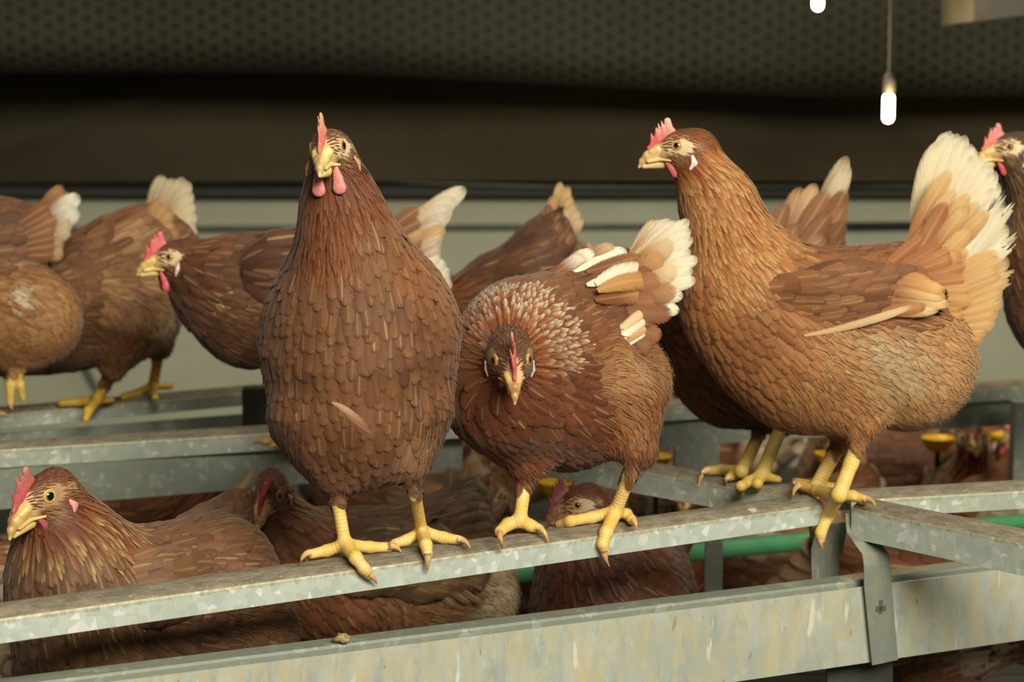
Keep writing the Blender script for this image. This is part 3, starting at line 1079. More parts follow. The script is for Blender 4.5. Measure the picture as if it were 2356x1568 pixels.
rows = [((1945, 1180), (1955, 1180), -.030), ((1946, 1206), (1966, 1206), -.028), ((1948, 1226), (1982, 1226), -.022), ((1964, 1248), (2022, 1244), -.006), ((1983, 1274), (2043, 1272), .004), ((1987, 1300), (2048, 1298), .006), ((1988, 1350), (2051, 1345), .006), ((1997, 1440), (2058, 1432), .006), ((2006, 1530), (2066, 1517), .006)]
b_root = empty('bracket_strap', bf(2030, 1520, .006))
tag(b_root, 'bent grey metal strap hooked from the corner junction over the deep beam', 'bracket')
strip('strap', [(bf(*l, o), bf(*r, o)) for l, r, o in rows], M_STRAP, .0022, b_root, bf(2030, 1520, .006))
mb = MB()
cx_, cz_ = 0, 0
c0 = bf(2027, 1398, .0078)
ex = unit(bp1 - bp0)
for w_, h_, dz in ((.0032, .0150, .0006), (.0092, .0058, -.0004)):
    q = [c0 + ex * a * w_ + np.array([0, 0, 1]) * (b * h_ + dz * 2) for a, b in ((-.7, -.5), (.7, -.5), (.7, .5), (-.7, .5))]
    q += [x - BN * .0024 for x in q]
    mb.add(q, [(0, 1, 2, 3), (4, 7, 6, 5), (0, 4, 5, 1), (1, 5, 6, 2), (2, 6, 7, 3), (3, 7, 4, 0)])
mb.build('slot_hole', mat_plain('hole_dark', (84, 80, 64), .8), b_root, origin=bf(2030, 1520, .006))
rows = [((1880, 1206), (1952, 1200), -.078), ((1866, 1262), (1940, 1256), -.078), ((1866, 1288), (1930, 1284), -.078), ((1868, 1360), (1930, 1350), -.078)]
o = strip('bracket_strap', [(bf(*l, f), bf(*r, f)) for l, r, f in rows], M_STRAP, .0022)
tag(o, 'flat grey metal strap rising behind the deep beam to the perch end', 'bracket')
o = strip('support_post', [(bf(1902, 1510, -.03), bf(2052, 1496, -.03)), (bf(1902, 1700, -.03), bf(2056, 1700, -.03))], M_DARK, .003)
tag(o, 'dark grey post below the deep beam at the lower right', 'post')


def post(label, x0, x1, y0, y1, d, mat=M_GALV_FAR, depth=.03, name='support_post'):
    a, b, c = P(x0, y0, d), P(x1, y0, d), P(x0, y1, d)
    mb = MB()
    mb.box((a[0], a[1], c[2]), (b[0], a[1] + depth, a[2]))
    o = mb.build(name, mat, bevel=.001)
    tag(o, label, 'post', 'grey sheet metal posts')
    return o


post('wide grey post under the rear right perch beside the crouching hen', 1553, 1657, 972, 1130, 2.85)
post('grey post at the far right edge below the rear right perch', 2336, 2420, 925, 1135, 2.93)
post('dark end post of the rear left perch beside the upright hen', 556, 640, 893, 985, 2.86, M_DARK)
post('narrow grey hanger strap holding the green pipe', 1622, 1664, 1225, 1370, 2.52, M_GALV_FAR, .004, 'pipe_hanger')

# green water pipe
zg = CAM[2] - .63
mb = MB()
pg = [PZ(x, y, zg) for x, y in ((-300, 1530), (0, 1490), (600, 1400), (1200, 1318), (1600, 1268), (1900, 1240), (2340, 1202), (2600, 1184))]
mb.tube(pg, .013, 14)
o = mb.build('water_pipe', M_GREEN, smooth=True)
tag(o, 'green plastic water pipe running behind the front perch', 'pipe')

# yellow drinker cups far inside the system
def cup(px, py, d, r, label):
    c = P(px, py, d)
    root = empty('drinker_cup', c)
    tag(root, label, 'drinker', 'yellow drinker cups')
    mb = MB(); mb.lathe([(r * .2, -r * .75), (r * .6, -r * .7), (r * .9, -r * .3), (r, .0), (r * 1.06, .002), (r * 1.0, .004), (r * .85, -r * .3), (r * .5, -r * .6), (0, -r * .65)], (0, 0, 0), 20)
    mb.build('bowl', M_YELLOW, root, True)
    mb = MB(); mb.tube([(0, 0, -r * .7), (0, 0, CAM[2] - .80 - c[2])], r * .16, 8)
    mb.build('stand_pipe', M_DARK, root, True)
cup(1278, 1112, 2.75, .024, 'yellow drinker cup behind the left leg of the crouching hen')
cup(1510, 1052, 3.0, .022, 'yellow drinker cup beside the wide grey post')
cup(1905, 1046, 3.05, .020, 'yellow drinker cup between the legs of the tall side-on hen')
cup(2158, 1010, 3.25, .026, 'yellow drinker cup under the rear right perch')
cup(2296, 1002, 3.4, .012, 'smallest yellow drinker cup near the right edge')

# back wall, dark curtains, floor, ceiling
YW = 4.5
def wp(px, py, y=YW): return PLN(px, py, np.array([0, y, 0.0]), np.array([0, 1.0, 0]))
zt = wp(1178, 443)[2]
mb = MB(); mb.box((-4, YW, 0), (4, YW + .06, zt)); tag(mb.build('wall_back', M_WALL), kind='structure')
mb = MB(); mb.tube([wp(-300, 529) - np.array([0, .012, 0]), wp(1178, 520) - np.array([0, .012, 0]), wp(2700, 513) - np.array([0, .012, 0])], .0062, 8)
tag(mb.build('trim_1', mat_plain('seam_grey', (86, 90, 80), .7)), kind='structure')
mb = MB(); mb.tube([wp(1945, 516) - np.array([0, .03, 0]), wp(2110, 514) - np.array([0, .03, 0]), wp(2600, 512) - np.array([0, .03, 0])], .007, 8)
tag(mb.build('power_cable', M_BLACK), 'black cable along the grey wall right of the tall hen', 'cable')
for (a, b, lab) in (((190, 815), (240, 905), 'thin grey brace on the wall between the walking hen legs'), ((1020, 612), (1090, 705), 'thin grey brace on the wall right of the white tail')):
    mb = MB(); mb.tube([wp(*a) - np.array([0, .03, 0]), wp(*b) - np.array([0, .03, 0])], .006, 8)
    tag(mb.build('wall_brace', mat_plain('brace_grey', (84, 90, 80), .6)), lab, 'brace')
za, zb2 = wp(1178, 447)[2], wp(1178, 408)[2]
mb = MB(); mb.box((-4, YW - .05, za), (4, YW + .02, zb2)); tag(mb.build('trim_2', mat_plain('dark_trim', (36, 36, 30), .7)), kind='structure')
mb = MB(); mb.tube([wp(x, y) - np.array([0, .075, 0]) for x, y in ((-300, 412), (170, 418), (420, 419), (850, 414), (1300, 426), (2000, 424), (2700, 420))], .0022, 6)
tag(mb.build('tension_wire', mat_plain('wire_grey', (98, 98, 86), .5)), 'thin tension wire along the foot of the dark tarpaulin', 'wire')


def drape(name, px0, px1, y0l, y1l, y, fn, mat, nx=120, nz=40):
    """hanging sheet with folds; fn(u,v) pushes it towards the room"""
    vs, uv = [], []
    for j in range(nz + 1):
        for i in range(nx + 1):
            u, v = i / nx, j / nz
            px = px0 + (px1 - px0) * u
            a = wp(px, y0l, y); b = wp(px, y1l, y)
            p = a + (b - a) * v
            p = p + np.array([0, -fn(u, v), 0])
            vs.append(p); uv.append((p[0], p[2]))
    fs = np.array([(j * (nx + 1) + i, j * (nx + 1) + i + 1, (j + 1) * (nx + 1) + i + 1, (j + 1) * (nx + 1) + i) for j in range(nz) for i in range(nx)])
    return mesh_obj(name, np.array(vs), fs, mat, None, None, True, uv=np.array(uv))


def folds(u, v):
    s = 0
    for k, (c, sl, w, a) in enumerate(((.30, -.35, .018, .020), (.12, -.3, .03, .010), (.60, .25, .02, .014), (.68, .12, .015, .018), (.46, -.1, .05, .010), (.88, .2, .03, .012), (.22, -.5, .02, .012))):
        s += a * math.exp(-((u - c - sl * (.5 - v) * .4) / w) ** 2) * (1 - .4 * v)
    return .03 + s + .012 * math.sin(u * 23 + v * 3)
o = drape('tarpaulin', -1400, 3750, 415, 150, YW - .06, folds, M_TARP)
tag(o, 'dark brown tarpaulin hung across the top of the wall', 'tarpaulin')

mp_, nt, b_ = new_mat('perforated_sheet')
uvn = N(nt, 'ShaderNodeUVMap'); uvn.uv_map = 'UVMap'
def dots(off):
    m_ = N(nt, 'ShaderNodeVectorMath', operation='MULTIPLY_ADD'); nt.links.new(uvn.outputs[0], m_.inputs[0])
    m_.inputs[1].default_value = (1 / .050, 1 / .029, 0); m_.inputs[2].default_value = (50 + off, 50 + off, 0)
    fr = N(nt, 'ShaderNodeVectorMath', operation='FRACTION'); nt.links.new(m_.outputs[0], fr.inputs[0])
    su = N(nt, 'ShaderNodeVectorMath', operation='MULTIPLY_ADD'); nt.links.new(fr.outputs[0], su.inputs[0])
    su.inputs[1].default_value = (.050, .029, 0); su.inputs[2].default_value = (-.025, -.0145, 0)
    le = N(nt, 'ShaderNodeVectorMath', operation='LENGTH'); nt.links.new(su.outputs[0], le.inputs[0])
    return le.outputs['Value']
dmin = math_n(nt, 'MINIMUM', dots(0), dots(.5))
hole = ramp(nt, dmin, .0092, .0070)
big = noise(nt, coords(nt), 2.0, 3)
base_c = mix_c(nt, ramp(nt, big, .3, .7), lin((41, 40, 31)), lin((50, 47, 35)))
cc_ = mix_c(nt, hole, base_c, lin((27, 26, 18)))
nt.links.new(cc_, b_.inputs['Base Color'])
b_.inputs['Roughness'].default_value = .7
b_.inputs['Specular IOR Level'].default_value = .2


def roll(u, v):
    # the sheet bellies out and tucks back under at its foot
    return .30 + .16 * math.sin(min(1, v / .55) * math.pi * .5) - .16 * max(0, (.12 - v) / .12) ** 2 + .015 * math.sin(u * 17 + v * 2)
vs, uv = [], []
nx, nz = 200, 60
for j in range(nz + 1):
    for i in range(nx + 1):
        u, v = i / nx, j / nz
        px = -1400 + 5150 * u
        yy = YW - .32 + .25 * (px - 1178) / 3350
        foot = wp(px, 172 + 45 * min(1, max(0, (px) / 1900.)) - 15 * math.sin((px + 500) / 670), yy)
        ang = v * 4.2
        # arc length coordinate runs up the sheet, first curling outward
        s = v * 1.25
        rr = .07
        if s < rr * math.pi * .5:
            a = s / rr
            p = foot + np.array([0, -rr * math.sin(a), rr * (1 - math.cos(a))])
        else:
            p = foot + np.array([0, -rr - .05 * (s - rr * math.pi * .5), rr + (s - rr * math.pi * .5)])
        p = p + np.array([0, -.012 * math.sin(u * 31 + v * 5), .004 * math.sin(u * 19)])
        vs.append(p); uv.append((p[0] * (1 - .0 * u), s))
fs = np.array([(j * (nx + 1) + i, j * (nx + 1) + i + 1, (j + 1) * (nx + 1) + i + 1, (j + 1) * (nx + 1) + i) for j in range(nz) for i in range(nx)])
o = mesh_obj('perforated_curtain', np.array(vs), fs, mp_, None, None, True, uv=np.array(uv))
tag(o, 'dark perforated plastic curtain rolled along the top of the picture', 'curtain')

mb = MB(); mb.box((-4, -2.5, -.05), (4, YW + .06, 0)); tag(mb.build('floor', M_LITTER), kind='structure')
mb = MB(); mb.box((-4, -2.5, 3.7), (4, YW + .06, 3.75)); tag(mb.build('ceiling', mat_plain('ceiling_dark', (60, 58, 48), .8)), kind='structure')
ZD = CAM[2] - .80
mb = MB()
for k in range(16):
    mb.box((-2.2, 1.75 + k * .05, ZD - .02), (2.2, 1.75 + k * .05 + .034, ZD))
o = mb.build('slatted_deck', M_DARK)
tag(o, 'dark slatted deck under the nearer lower hens', 'deck')
ZD2 = CAM[2] - .84
mb = MB()
for k in range(37):
    mb.box((-2.2, 2.56 + k * .05, ZD2 - .02), (2.2, 2.56 + k * .05 + .034, ZD2))
o = mb.build('slatted_deck', M_DARK)
tag(o, 'dark slatted deck under the blurred hens further in', 'deck')
for k, (x, y) in enumerate(((-2.1, 1.8), (2.1, 1.8), (-2.1, 4.0), (2.1, 4.0))):
    pass
mb = MB()
c = P(2300, -40, 3.3)
a_, b2 = P(2242, 46, 3.3), P(2500, -190, 3.3)
mb.add([P(2241, 48, 3.3), P(2500, 18, 3.2), P(2500, -200, 3.2), P(2238, -200, 3.3)] + [q + np.array([0, .25, 0]) for q in (P(2241, 48, 3.3), P(2500, 18, 3.2), P(2500, -200, 3.2), P(2238, -200, 3.3))],
       [(0, 1, 2, 3), (7, 6, 5, 4), (0, 4, 5, 1), (1, 5, 6, 2), (2, 6, 7, 3), (3, 7, 4, 0)])
o = mb.build('ventilation_duct', mat_plain('duct_grey', (74, 72, 66), .6))
tag(o, 'grey box duct hanging in the upper right corner', 'duct')

# a dried dropping on the beam lip
dc = PZ(787, 1468, ZB + .009)
vs, fs = [], []
nu, nv = 16, 10
for i in range(nv + 1):
    for k in range(nu):
        th, ph = math.pi * i / nv, 2 * math.pi * k / nu
        r = .0068 * (1 + .22 * math.sin(3 * ph + 2 * th) + .12 * math.sin(7 * ph - 3 * th))
        vs.append((dc[0] + 1.15 * r * math.sin(th) * math.cos(ph), dc[1] + r * math.sin(th) * math.sin(ph), dc[2] + .62 * r * math.cos(th)))
fs = [(i * nu + k, (i + 1) * nu + k, (i + 1) * nu + (k + 1) % nu, i * nu + (k + 1) % nu) for i in range(nv) for k in range(nu)]
o = mesh_obj('dropping', np.array(vs), fs, mat_plain('dropping_tan', (150, 132, 92), .9, 0, .35, 300))
tag(o, 'small dried dropping on the lip of the deep beam', 'dropping')

# hanging lamps
m_l, nt, b_ = new_mat('lamp_glow')
b_.inputs['Emission Color'].default_value = (1.0, .80, .46, 1)
b_.inputs['Emission Strength'].default_value = 28
def lamp(px, py, d, label):
    c = P(px, py, d)
    root = empty('hanging_lamp', c)
    tag(root, label, 'lamp', 'hanging barn lamps')
    r, hh = .0095, .026
    mb = MB(); mb.lathe([(0, -hh), (r * .6, -hh + .002), (r * .93, -hh + .006), (r, -hh + .010), (r, hh - .010), (r * .93, hh - .006), (r * .6, hh - .001), (0, hh)], (0, 0, 0), 16)
    mb.build('bulb', m_l, root, True)
    mb = MB(); mb.lathe([(.0085, hh - .004), (.011, hh + .004), (.011, hh + .022), (.006, hh + .032), (.003, hh + .034)], (0, 0, 0), 14)
    mb.build('socket', M_BLACK, root, True)
    mb = MB(); mb.tube([(0, 0, hh + .03), (0, 0, 3.7 - c[2])], .0025, 6)
    mb.build('cord', M_BLACK, root, True)
    ld = bpy.data.lights.new('lamp_light', 'POINT'); ld.energy = 3.5; ld.color = (1, .74, .36); ld.shadow_soft_size = .02
    lo = bpy.data.objects.new('lamp_light', ld); lo.location = Vector(c) + Vector((0, -.03, 0)); COL.objects.link(lo)
lamp(2044, 248, 3.4, 'glowing lamp hanging between the tall hen and its tail')
lamp(1882, -10, 3.4, 'glowing lamp cut by the top edge of the picture')


# ------------------------------------------------------------------ the hens
def body_at(D, n=(0, 1, 0)):
    def f(reg, x, y, dd, r, x2, y2, dd2, r2, sq=1.0, k=.03):
        return prim(reg, P(x, y, D + dd), r * (D + dd) / F_PX, P(x2, y2, D + dd2), r2 * (D + dd2) / F_PX, sq, n, k)
    return f


def quill_px(D, rows, nrm, bend=(0, 0, 0), shaft=.2, edge=.5, fray=0.0, style='quill', nr=14, nc=6, camber=.2, dense=False):
    """rows: (base px, base py, base dd, tip px, tip py, tip dd, width px, colour, tip colour, tip mix[, bend])"""
    if dense:
        out = []
        for r, r2 in zip(rows, rows[1:] + [None]):
            out.append(r[:6] + (r[6] * .82,) + r[7:])
            if r2 is None: break
            mid = tuple((r[i] + r2[i]) / 2 for i in range(7))
            pick = r if RNG.random() < .5 else r2
            ln = RNG.uniform(-.06, .02)
            mid = (mid[0], mid[1], mid[2], mid[3] + (mid[3] - mid[0]) * ln, mid[4] + (mid[4] - mid[1]) * ln, mid[5], mid[6] * .82)
            out.append(mid + pick[7:])
        rows = out
    b = np.array([P(r[0], r[1], D + r[2]) for r in rows]); t = np.array([P(r[3], r[4], D + r[5]) for r in rows])
    t = t + (t - b) * RNG.normal(0, .025, (len(rows), 1)); bd = np.array([(np.asarray(r[10]) if len(r) > 10 else np.asarray(bend)) * D / F_PX for r in rows])   # pixels right, away, up
    return dict(base=b, tip_p=t, W=np.array([r[6] * D / F_PX for r in rows]), nrm=np.tile(unit(nrm), (len(rows), 1)), bend=bd,
                col=np.array([lin(r[7], .84) for r in rows]) * RNG.normal(1, .05, (len(rows), 1)), tip=np.array([lin(r[8], .84) for r in rows]), tipm=np.array([r[9] for r in rows], float),
                shaft=np.full(len(rows), shaft), edge=np.full(len(rows), edge), nr=nr, nc=nc, style=style, fray=fray, camber=camber)


def leg(D, hock, ankle, r, toes, claws, knee=None):
    m = D / F_PX
    chain = [hock] + ([knee] if knee is not None else []) + [ankle]
    rads = [r * m * 1.0] + ([r * .9 * m] if knee is not None else []) + [r * .94 * m]
    tt = []
    for pts, r0, r1 in toes:
        pts = [ankle] + list(pts)
        rr = np.linspace(r0, r1, len(pts)) * m
        tt.append((pts, list(rr)))
    return dict(chain=chain, rads=rads, toes=tt, claws=[(c, rr * m) for c, rr in claws])


PAL = dict(
    head=((122, 66, 34), (150, 88, 48)), neck=((128, 62, 28), (158, 88, 44)), breast=((108, 66, 42), (132, 84, 54)),
    back=((118, 70, 42), (142, 90, 54)), belly=((128, 84, 52), (160, 112, 72)), thigh=((112, 70, 42), (140, 92, 58)), wing=((122, 72, 42), (146, 92, 56)))


def pal(**kw):
    d = dict(PAL); d.update(kw); return d

# --- the tall side-on hen on the corner junction
D = 2.16
b = body_at(D)
prims = [b('neck', 1606, 368, 0, 42, 1652, 470, 0, 74, .85), b('neck', 1652, 470, 0, 76, 1712, 640, 0, 118, .85),
         b('breast', 1715, 650, 0, 122, 1800, 760, 0, 165, .8, .04), b('back', 1800, 735, 0, 150, 2020, 745, 0, 160, .78, .04),
         b('belly', 1905, 800, 0, 168, 2085, 830, 0, 160, .8, .04), b('back', 1990, 690, 0, 95, 2150, 615, 0, 62, .7, .04),
         b('thigh', 1890, 880, -.025, 100, 1976, 978, -.03, 40, .8, .03), b('thigh', 1880, 880, .03, 95, 1942, 980, .04, 40, .8, .03),
         b('breast', 1690, 720, 0, 105, 1830, 880, 0, 95, .8, .04)]
tf = lambda x, y, u=.010: PZ(x, y, ZP + u)
legs = [leg(D, P(1978, 1010, D - .03), at_top(1930, 1138, .018), 18.5,
            [([at_top(1880, 1128, .013), at_top(1838, 1116, .012)], 14, 11), ([at_face(1905, 1185, .004), at_face(1888, 1225, .006), at_face(1888, 1240, .006)], 16, 10.5), ([at_top(1962, 1140, .012), at_top(1990, 1150, .010)], 13, 11)],
            [((at_top(1838, 1116, .013), at_top(1824, 1122, .014), at_top(1824, 1145, .010)), 7.5), ((at_face(1888, 1236, .008), at_face(1886, 1250, .009), at_face(1893, 1262, .007)), 7.5), ((at_top(1992, 1148, .013), at_top(2012, 1150, .014), at_top(2013, 1167, .010)), 7.5)], P(1958, 1065, D - .03)),
        leg(D, P(1938, 1010, D + .04), PZ(1878, 1118, ZP + .012), 17.5,
            [([PZ(1830, 1108, ZP + .010)], 13, 10), ([PZ(1930, 1120, ZP + .010)], 13, 9), ([P(1868, 1180, D + .055), P(1872, 1235, D + .055)], 12, 9)],
            [((PZ(1830, 1108, ZP + .012), PZ(1822, 1104, ZP + .012), PZ(1826, 1112, ZP + .008)), 7), ((P(1872, 1235, D + .055), P(1872, 1252, D + .055), P(1878, 1266, D + .055)), 7)])]
W1, W2, BUFF, BUFF2, BRN = (226, 214, 186), (214, 194, 152), (196, 146, 88), (206, 164, 108), (158, 98, 54)
tail = [
    # far side of the tent-shaped tail
    quill_px(D, [(2120, 600, .02, 2175, 305, .05, 60, W2, W1, .5), (2130, 600, .03, 2240, 340, .06, 60, W2, W1, .5), (2140, 620, .03, 2300, 420, .06, 60, W2, W1, .5), (2150, 640, .04, 2325, 520, .07, 60, W2, W1, .5), (2150, 660, .04, 2325, 600, .07, 60, BUFF, W2, .5)], (0, 1, .2)),
    # large white tail feathers
    quill_px(D, [(2110, 610, .0, 2163, 312, .0, 66, W2, W1, .7, (-14, 0, 10)), (2120, 610, -.003, 2190, 291, .0, 66, W2, W1, .8, (-12, 0, 8)), (2130, 612, -.006, 2222, 312, -.004, 66, W2, W1, .8, (-8, 0, 6)), (2140, 615, -.009, 2252, 338, -.008, 66, W2, W1, .9), (2150, 620, -.012, 2280, 372, -.012, 66, W2, W1, .9), (2155, 630, -.015, 2297, 425, -.016, 62, W2, W1, .9)], (-.1, -1, .15), shaft=.35, dense=True),
    quill_px(D, [(2175, 640, -.016, 2305, 455, -.03, 44, W1, W1, 1), (2180, 650, -.017, 2322, 478, -.03, 40, W1, W1, 1), (2170, 650, -.020, 2290, 462, -.03, 44, W1, W1, 1), (2190, 670, -.014, 2338, 545, -.02, 44, W1, W1, 1), (2190, 690, -.012, 2318, 640, -.02, 46, BUFF2, W2, .6)], (0, -1, .1), shaft=.5, fray=.35, nc=8),
    # buff coverts, shorter towards the rump
    quill_px(D, [(2080, 620, -.030, 2186, 395, -.026, 58, BRN, BUFF2, 1, (-8, 0, 6)), (2100, 640, -.034, 2232, 442, -.032, 56, BRN, BUFF2, 1), (2110, 650, -.036, 2272, 488, -.036, 56, BRN, BUFF2, 1), (2080, 640, -.040, 2180, 462, -.036, 54, BRN, BRN, .5), (2120, 670, -.036, 2300, 580, -.036, 56, BUFF, BUFF2, 1), (2120, 690, -.036, 2302, 620, -.036, 60, BUFF, BUFF2, 1), (2120, 705, -.036, 2318, 640, -.034, 58, BUFF, BUFF2, 1, (10, 0, -10)), (2110, 720, -.034, 2308, 690, -.034, 60, BUFF, BUFF2, .9, (10, 0, -12)), (2100, 730, -.032, 2290, 742, -.032, 58, BUFF, BUFF2, .8, (10, 0, -10)), (2090, 740, -.030, 2258, 778, -.03, 56, BRN, BUFF, .8, (10, 0, -10))], (.1, -1, .1), shaft=.2, dense=True),
    quill_px(D, [(2050, 630, -.046, 2170, 560, -.046, 52, BRN, BRN, 0), (2060, 640, -.048, 2200, 590, -.046, 54, BRN, (176, 116, 66), 1), (2080, 660, -.048, 2235, 570, -.042, 54, BRN, BUFF, 1), (2070, 660, -.05, 2225, 640, -.046, 54, BRN, (176, 116, 66), 1), (2080, 680, -.05, 2240, 690, -.046, 54, (170, 118, 70), BUFF, 1), (2060, 690, -.05, 2215, 725, -.044, 54, (170, 118, 70), BUFF, 1), (2030, 620, -.044, 2130, 540, -.038, 46, BRN, BRN, 0), (2110, 600, -.036, 2150, 500, -.03, 46, BRN, (176, 116, 66), 1), (2060, 720, -.048, 2200, 765, -.04, 50, BRN, (150, 92, 50), 1)], (.1, -1, .15), shaft=.15, dense=True)]
wd = -.064
wprims = [prim('wing', P(1790, 712, D + wd + .012), 78 * D / F_PX, P(1930, 700, D + wd), 92 * D / F_PX, .24, (0, 1, 0), .02), prim('wing', P(1930, 700, D + wd), 92 * D / F_PX, P(2075, 675, D + wd), 58 * D / F_PX, .24, (0, 1, 0), .02), prim('wing', P(2075, 675, D + wd), 58 * D / F_PX, P(2125, 684, D + wd + .004), 34 * D / F_PX, .24, (0, 1, 0), .02)]
wprims2 = [prim('wing', P(1790, 712, D - wd - .012), 78 * D / F_PX, P(1930, 700, D - wd), 92 * D / F_PX, .24, (0, 1, 0), .02), prim('wing', P(1930, 700, D - wd), 92 * D / F_PX, P(2160, 688, D - wd), 24 * D / F_PX, .24, (0, 1, 0), .02)]
CRM = (226, 188, 130)
wq = [quill_px(D, [(1850, 772, wd - .009, 2092, 706, wd - .012, 20, (204, 168, 122), (222, 192, 150), .6, (0, 0, -6))], (0, -1, .2), shaft=.2),
      quill_px(D, [(1985, 722, wd - .004, 2135, 704, wd - .013, 34, BRN, (186, 126, 72), .9), (1970, 708, wd - .004, 2160, 710, wd - .013, 36, BRN, CRM, 1, (0, 0, -3)), (1990, 690, wd - .004, 2178, 700, wd - .014, 36, BRN, CRM, 1, (0, 0, 5)), (1975, 672, wd - .004, 2184, 686, wd - .015, 38, BRN, CRM, 1, (0, 0, 10)), (1995, 655, wd - .004, 2176, 672, wd - .015, 38, (166, 106, 58), (214, 164, 98), 1, (0, 0, 12)), (1970, 640, wd - .003, 2150, 655, wd - .012, 38, (152, 94, 52), (196, 138, 78), 1, (0, 0, 12)), (1990, 630, wd - .002, 2120, 640, wd - .010, 34, (142, 88, 48), (176, 116, 64), 1, (0, 0, 12))], (.15, -1, .15), shaft=.12)]
palC = pal(head=((146, 78, 36), (168, 94, 46)), neck=((170, 90, 40), (200, 122, 60), (232, 184, 118), .6), breast=((162, 102, 56), (190, 126, 72)), back=((138, 84, 46), (166, 104, 58)),
           belly=((198, 138, 82), (226, 174, 118)), thigh=((176, 116, 66), (202, 142, 88)), wing=((132, 80, 46), (166, 108, 64)), shaft=.7, seed=1.0, edge=dict(wing=.62, breast=.54, neck=.46, back=.55))
pat = [(P(2050, 835, D - .07), .040, (226, 190, 142), .9), (P(1990, 795, D - .075), .022, (232, 206, 164), .9), (P(2235, 830, D), .045, (226, 196, 150), .7), (P(2030, 900, D - .07), .030, (226, 190, 142), .6), (P(1640, 700, D - .04), .03, (196, 126, 66), .5), (P(1880, 930, D - .08), .018, (214, 170, 122), .6)]
hen('tall orange-brown hen in full profile on the corner junction with raised white tail', None, at_top(1930, 1160, .005), prims,
    (P(1575, 345, D), (-1, 0, 0), (0, 0, 1), D / F_PX), legs, palC,
    [dict(prims=wprims, out=(0, -1, .1), quills=wq, thr=.62), dict(prims=wprims2, out=(0, 1, .1))], tail,
    dict(comb_col=(210, 96, 92), comb_tip=(236, 192, 172), wattle=1.0, wattle_to=(-19, -21), wattle_col=(206, 92, 98), lobe=(236, 212, 200), comb_bend=[0, 2, -2, 1, 0], beak=(222, 190, 130)), patches=pat)

# --- the upright hen facing the camera
D = 1.89
b = body_at(D)
HS = 2.16 / F_PX
prims = [b('neck', 770, 388, .004, 48, 783, 470, -.012, 72), b('neck', 783, 470, -.012, 72, 802, 575, -.015, 104), b('breast', 811, 590, -.01, 112, 826, 760, .02, 214),
         b('breast', 826, 760, .02, 214, 830, 930, .02, 192), b('belly', 830, 915, .03, 180, 830, 968, .02, 105), b('back', 835, 740, .07, 190, 850, 720, .22, 140),
         b('belly', 835, 850, .08, 170, 840, 850, .22, 130),
         b('thigh', 716, 965, -.005, 92, 767, 1084, .0, 46, 1, .02), b('thigh', 954, 952, .0, 82, 947, 1060, .005, 41, 1, .02)]
legs = [leg(D, P(774, 1085, D), at_top(794, 1252, .018), 16,
            [([at_top(752, 1266, .012), at_top(716, 1274, .010)], 15, 11.5), ([at_face(818, 1282, .002), at_face(838, 1308, .007), at_face(850, 1322, .007)], 17, 11), ([at_top(850, 1258, .012), at_top(895, 1258, .010)], 15, 11.5)],
            [((at_top(714, 1270, .013), at_top(696, 1272, .013), at_top(691, 1294, .010)), 8), ((at_face(848, 1318, .010), at_face(860, 1326, .011), at_face(868, 1344, .006)), 8), ((at_top(894, 1255, .013), at_top(915, 1254, .012), at_top(924, 1270, .006)), 8)], P(778, 1160, D)),
        leg(D, P(944, 1070, D + .005), at_top(970, 1222, .018), 15.5,
            [([at_top(935, 1242, .012), at_top(906, 1250, .010)], 14, 11), ([at_face(980, 1252, .002), at_face(984, 1274, .006)], 16, 12), ([at_top(1020, 1236, .012), at_top(1058, 1242, .010)], 15, 11.5)],
            [((at_top(906, 1248, .013), at_top(896, 1252, .013), at_top(893, 1262, .010)), 8), ((at_face(984, 1272, .010), at_face(984, 1292, .011), at_face(983, 1317, .005)), 8.5), ((at_top(1056, 1239, .013), at_top(1076, 1242, .012), at_top(1083, 1265, .006)), 8)], P(956, 1140, D + .005))]
wA = lambda x, q: [prim('wing', P(x, 740, D + .03), 62 * D / F_PX, P(x - 22 * q, 770, D + .20), 70 * D / F_PX, .35, (1, 0, 0), .02)]
wAL = [prim('wing', P(664, 800, D + .03), 58 * D / F_PX, P(690, 800, D + .20), 70 * D / F_PX, .35, (1, 0, 0), .02)]
BR = (120, 76, 46)
tail = [quill_px(D, [(800, 640, .26, 760 + 14 * i, 560 + 8 * abs(i - 3), .36, 50, (130, 80, 46), (206, 180, 140), .5) for i in range(7)], (0, .8, .6))]
palA = pal(head=((112, 58, 32), (146, 86, 50)), neck=((112, 54, 28), (142, 76, 40), (168, 110, 66), .35), breast=((116, 72, 44), (142, 93, 58), (158, 106, 68), .4), back=((118, 72, 44), (142, 92, 58)),
           belly=((112, 72, 46), (138, 94, 62)), thigh=((106, 68, 44), (136, 92, 60)), wing=((118, 74, 48), (146, 100, 66)), shaft=.3, seed=3.0, edge=dict(breast=.62, neck=.42, wing=.6), size=dict(breast=1.05))
pat = [(P(975, 1020, D - .03), .030, (186, 140, 100), .8), (P(790, 940, D - .09), .012, (196, 150, 110), .6), (P(600, 800, D + .03), .02, (206, 186, 150), .8), (P(600, 880, D + .03), .018, (206, 180, 150), .7), (P(935, 620, D - .02), .045, (168, 104, 56), .7), (P(1010, 690, D), .045, (156, 104, 64), .6)]  # last two patches paint the lit right shoulder into the feather colour
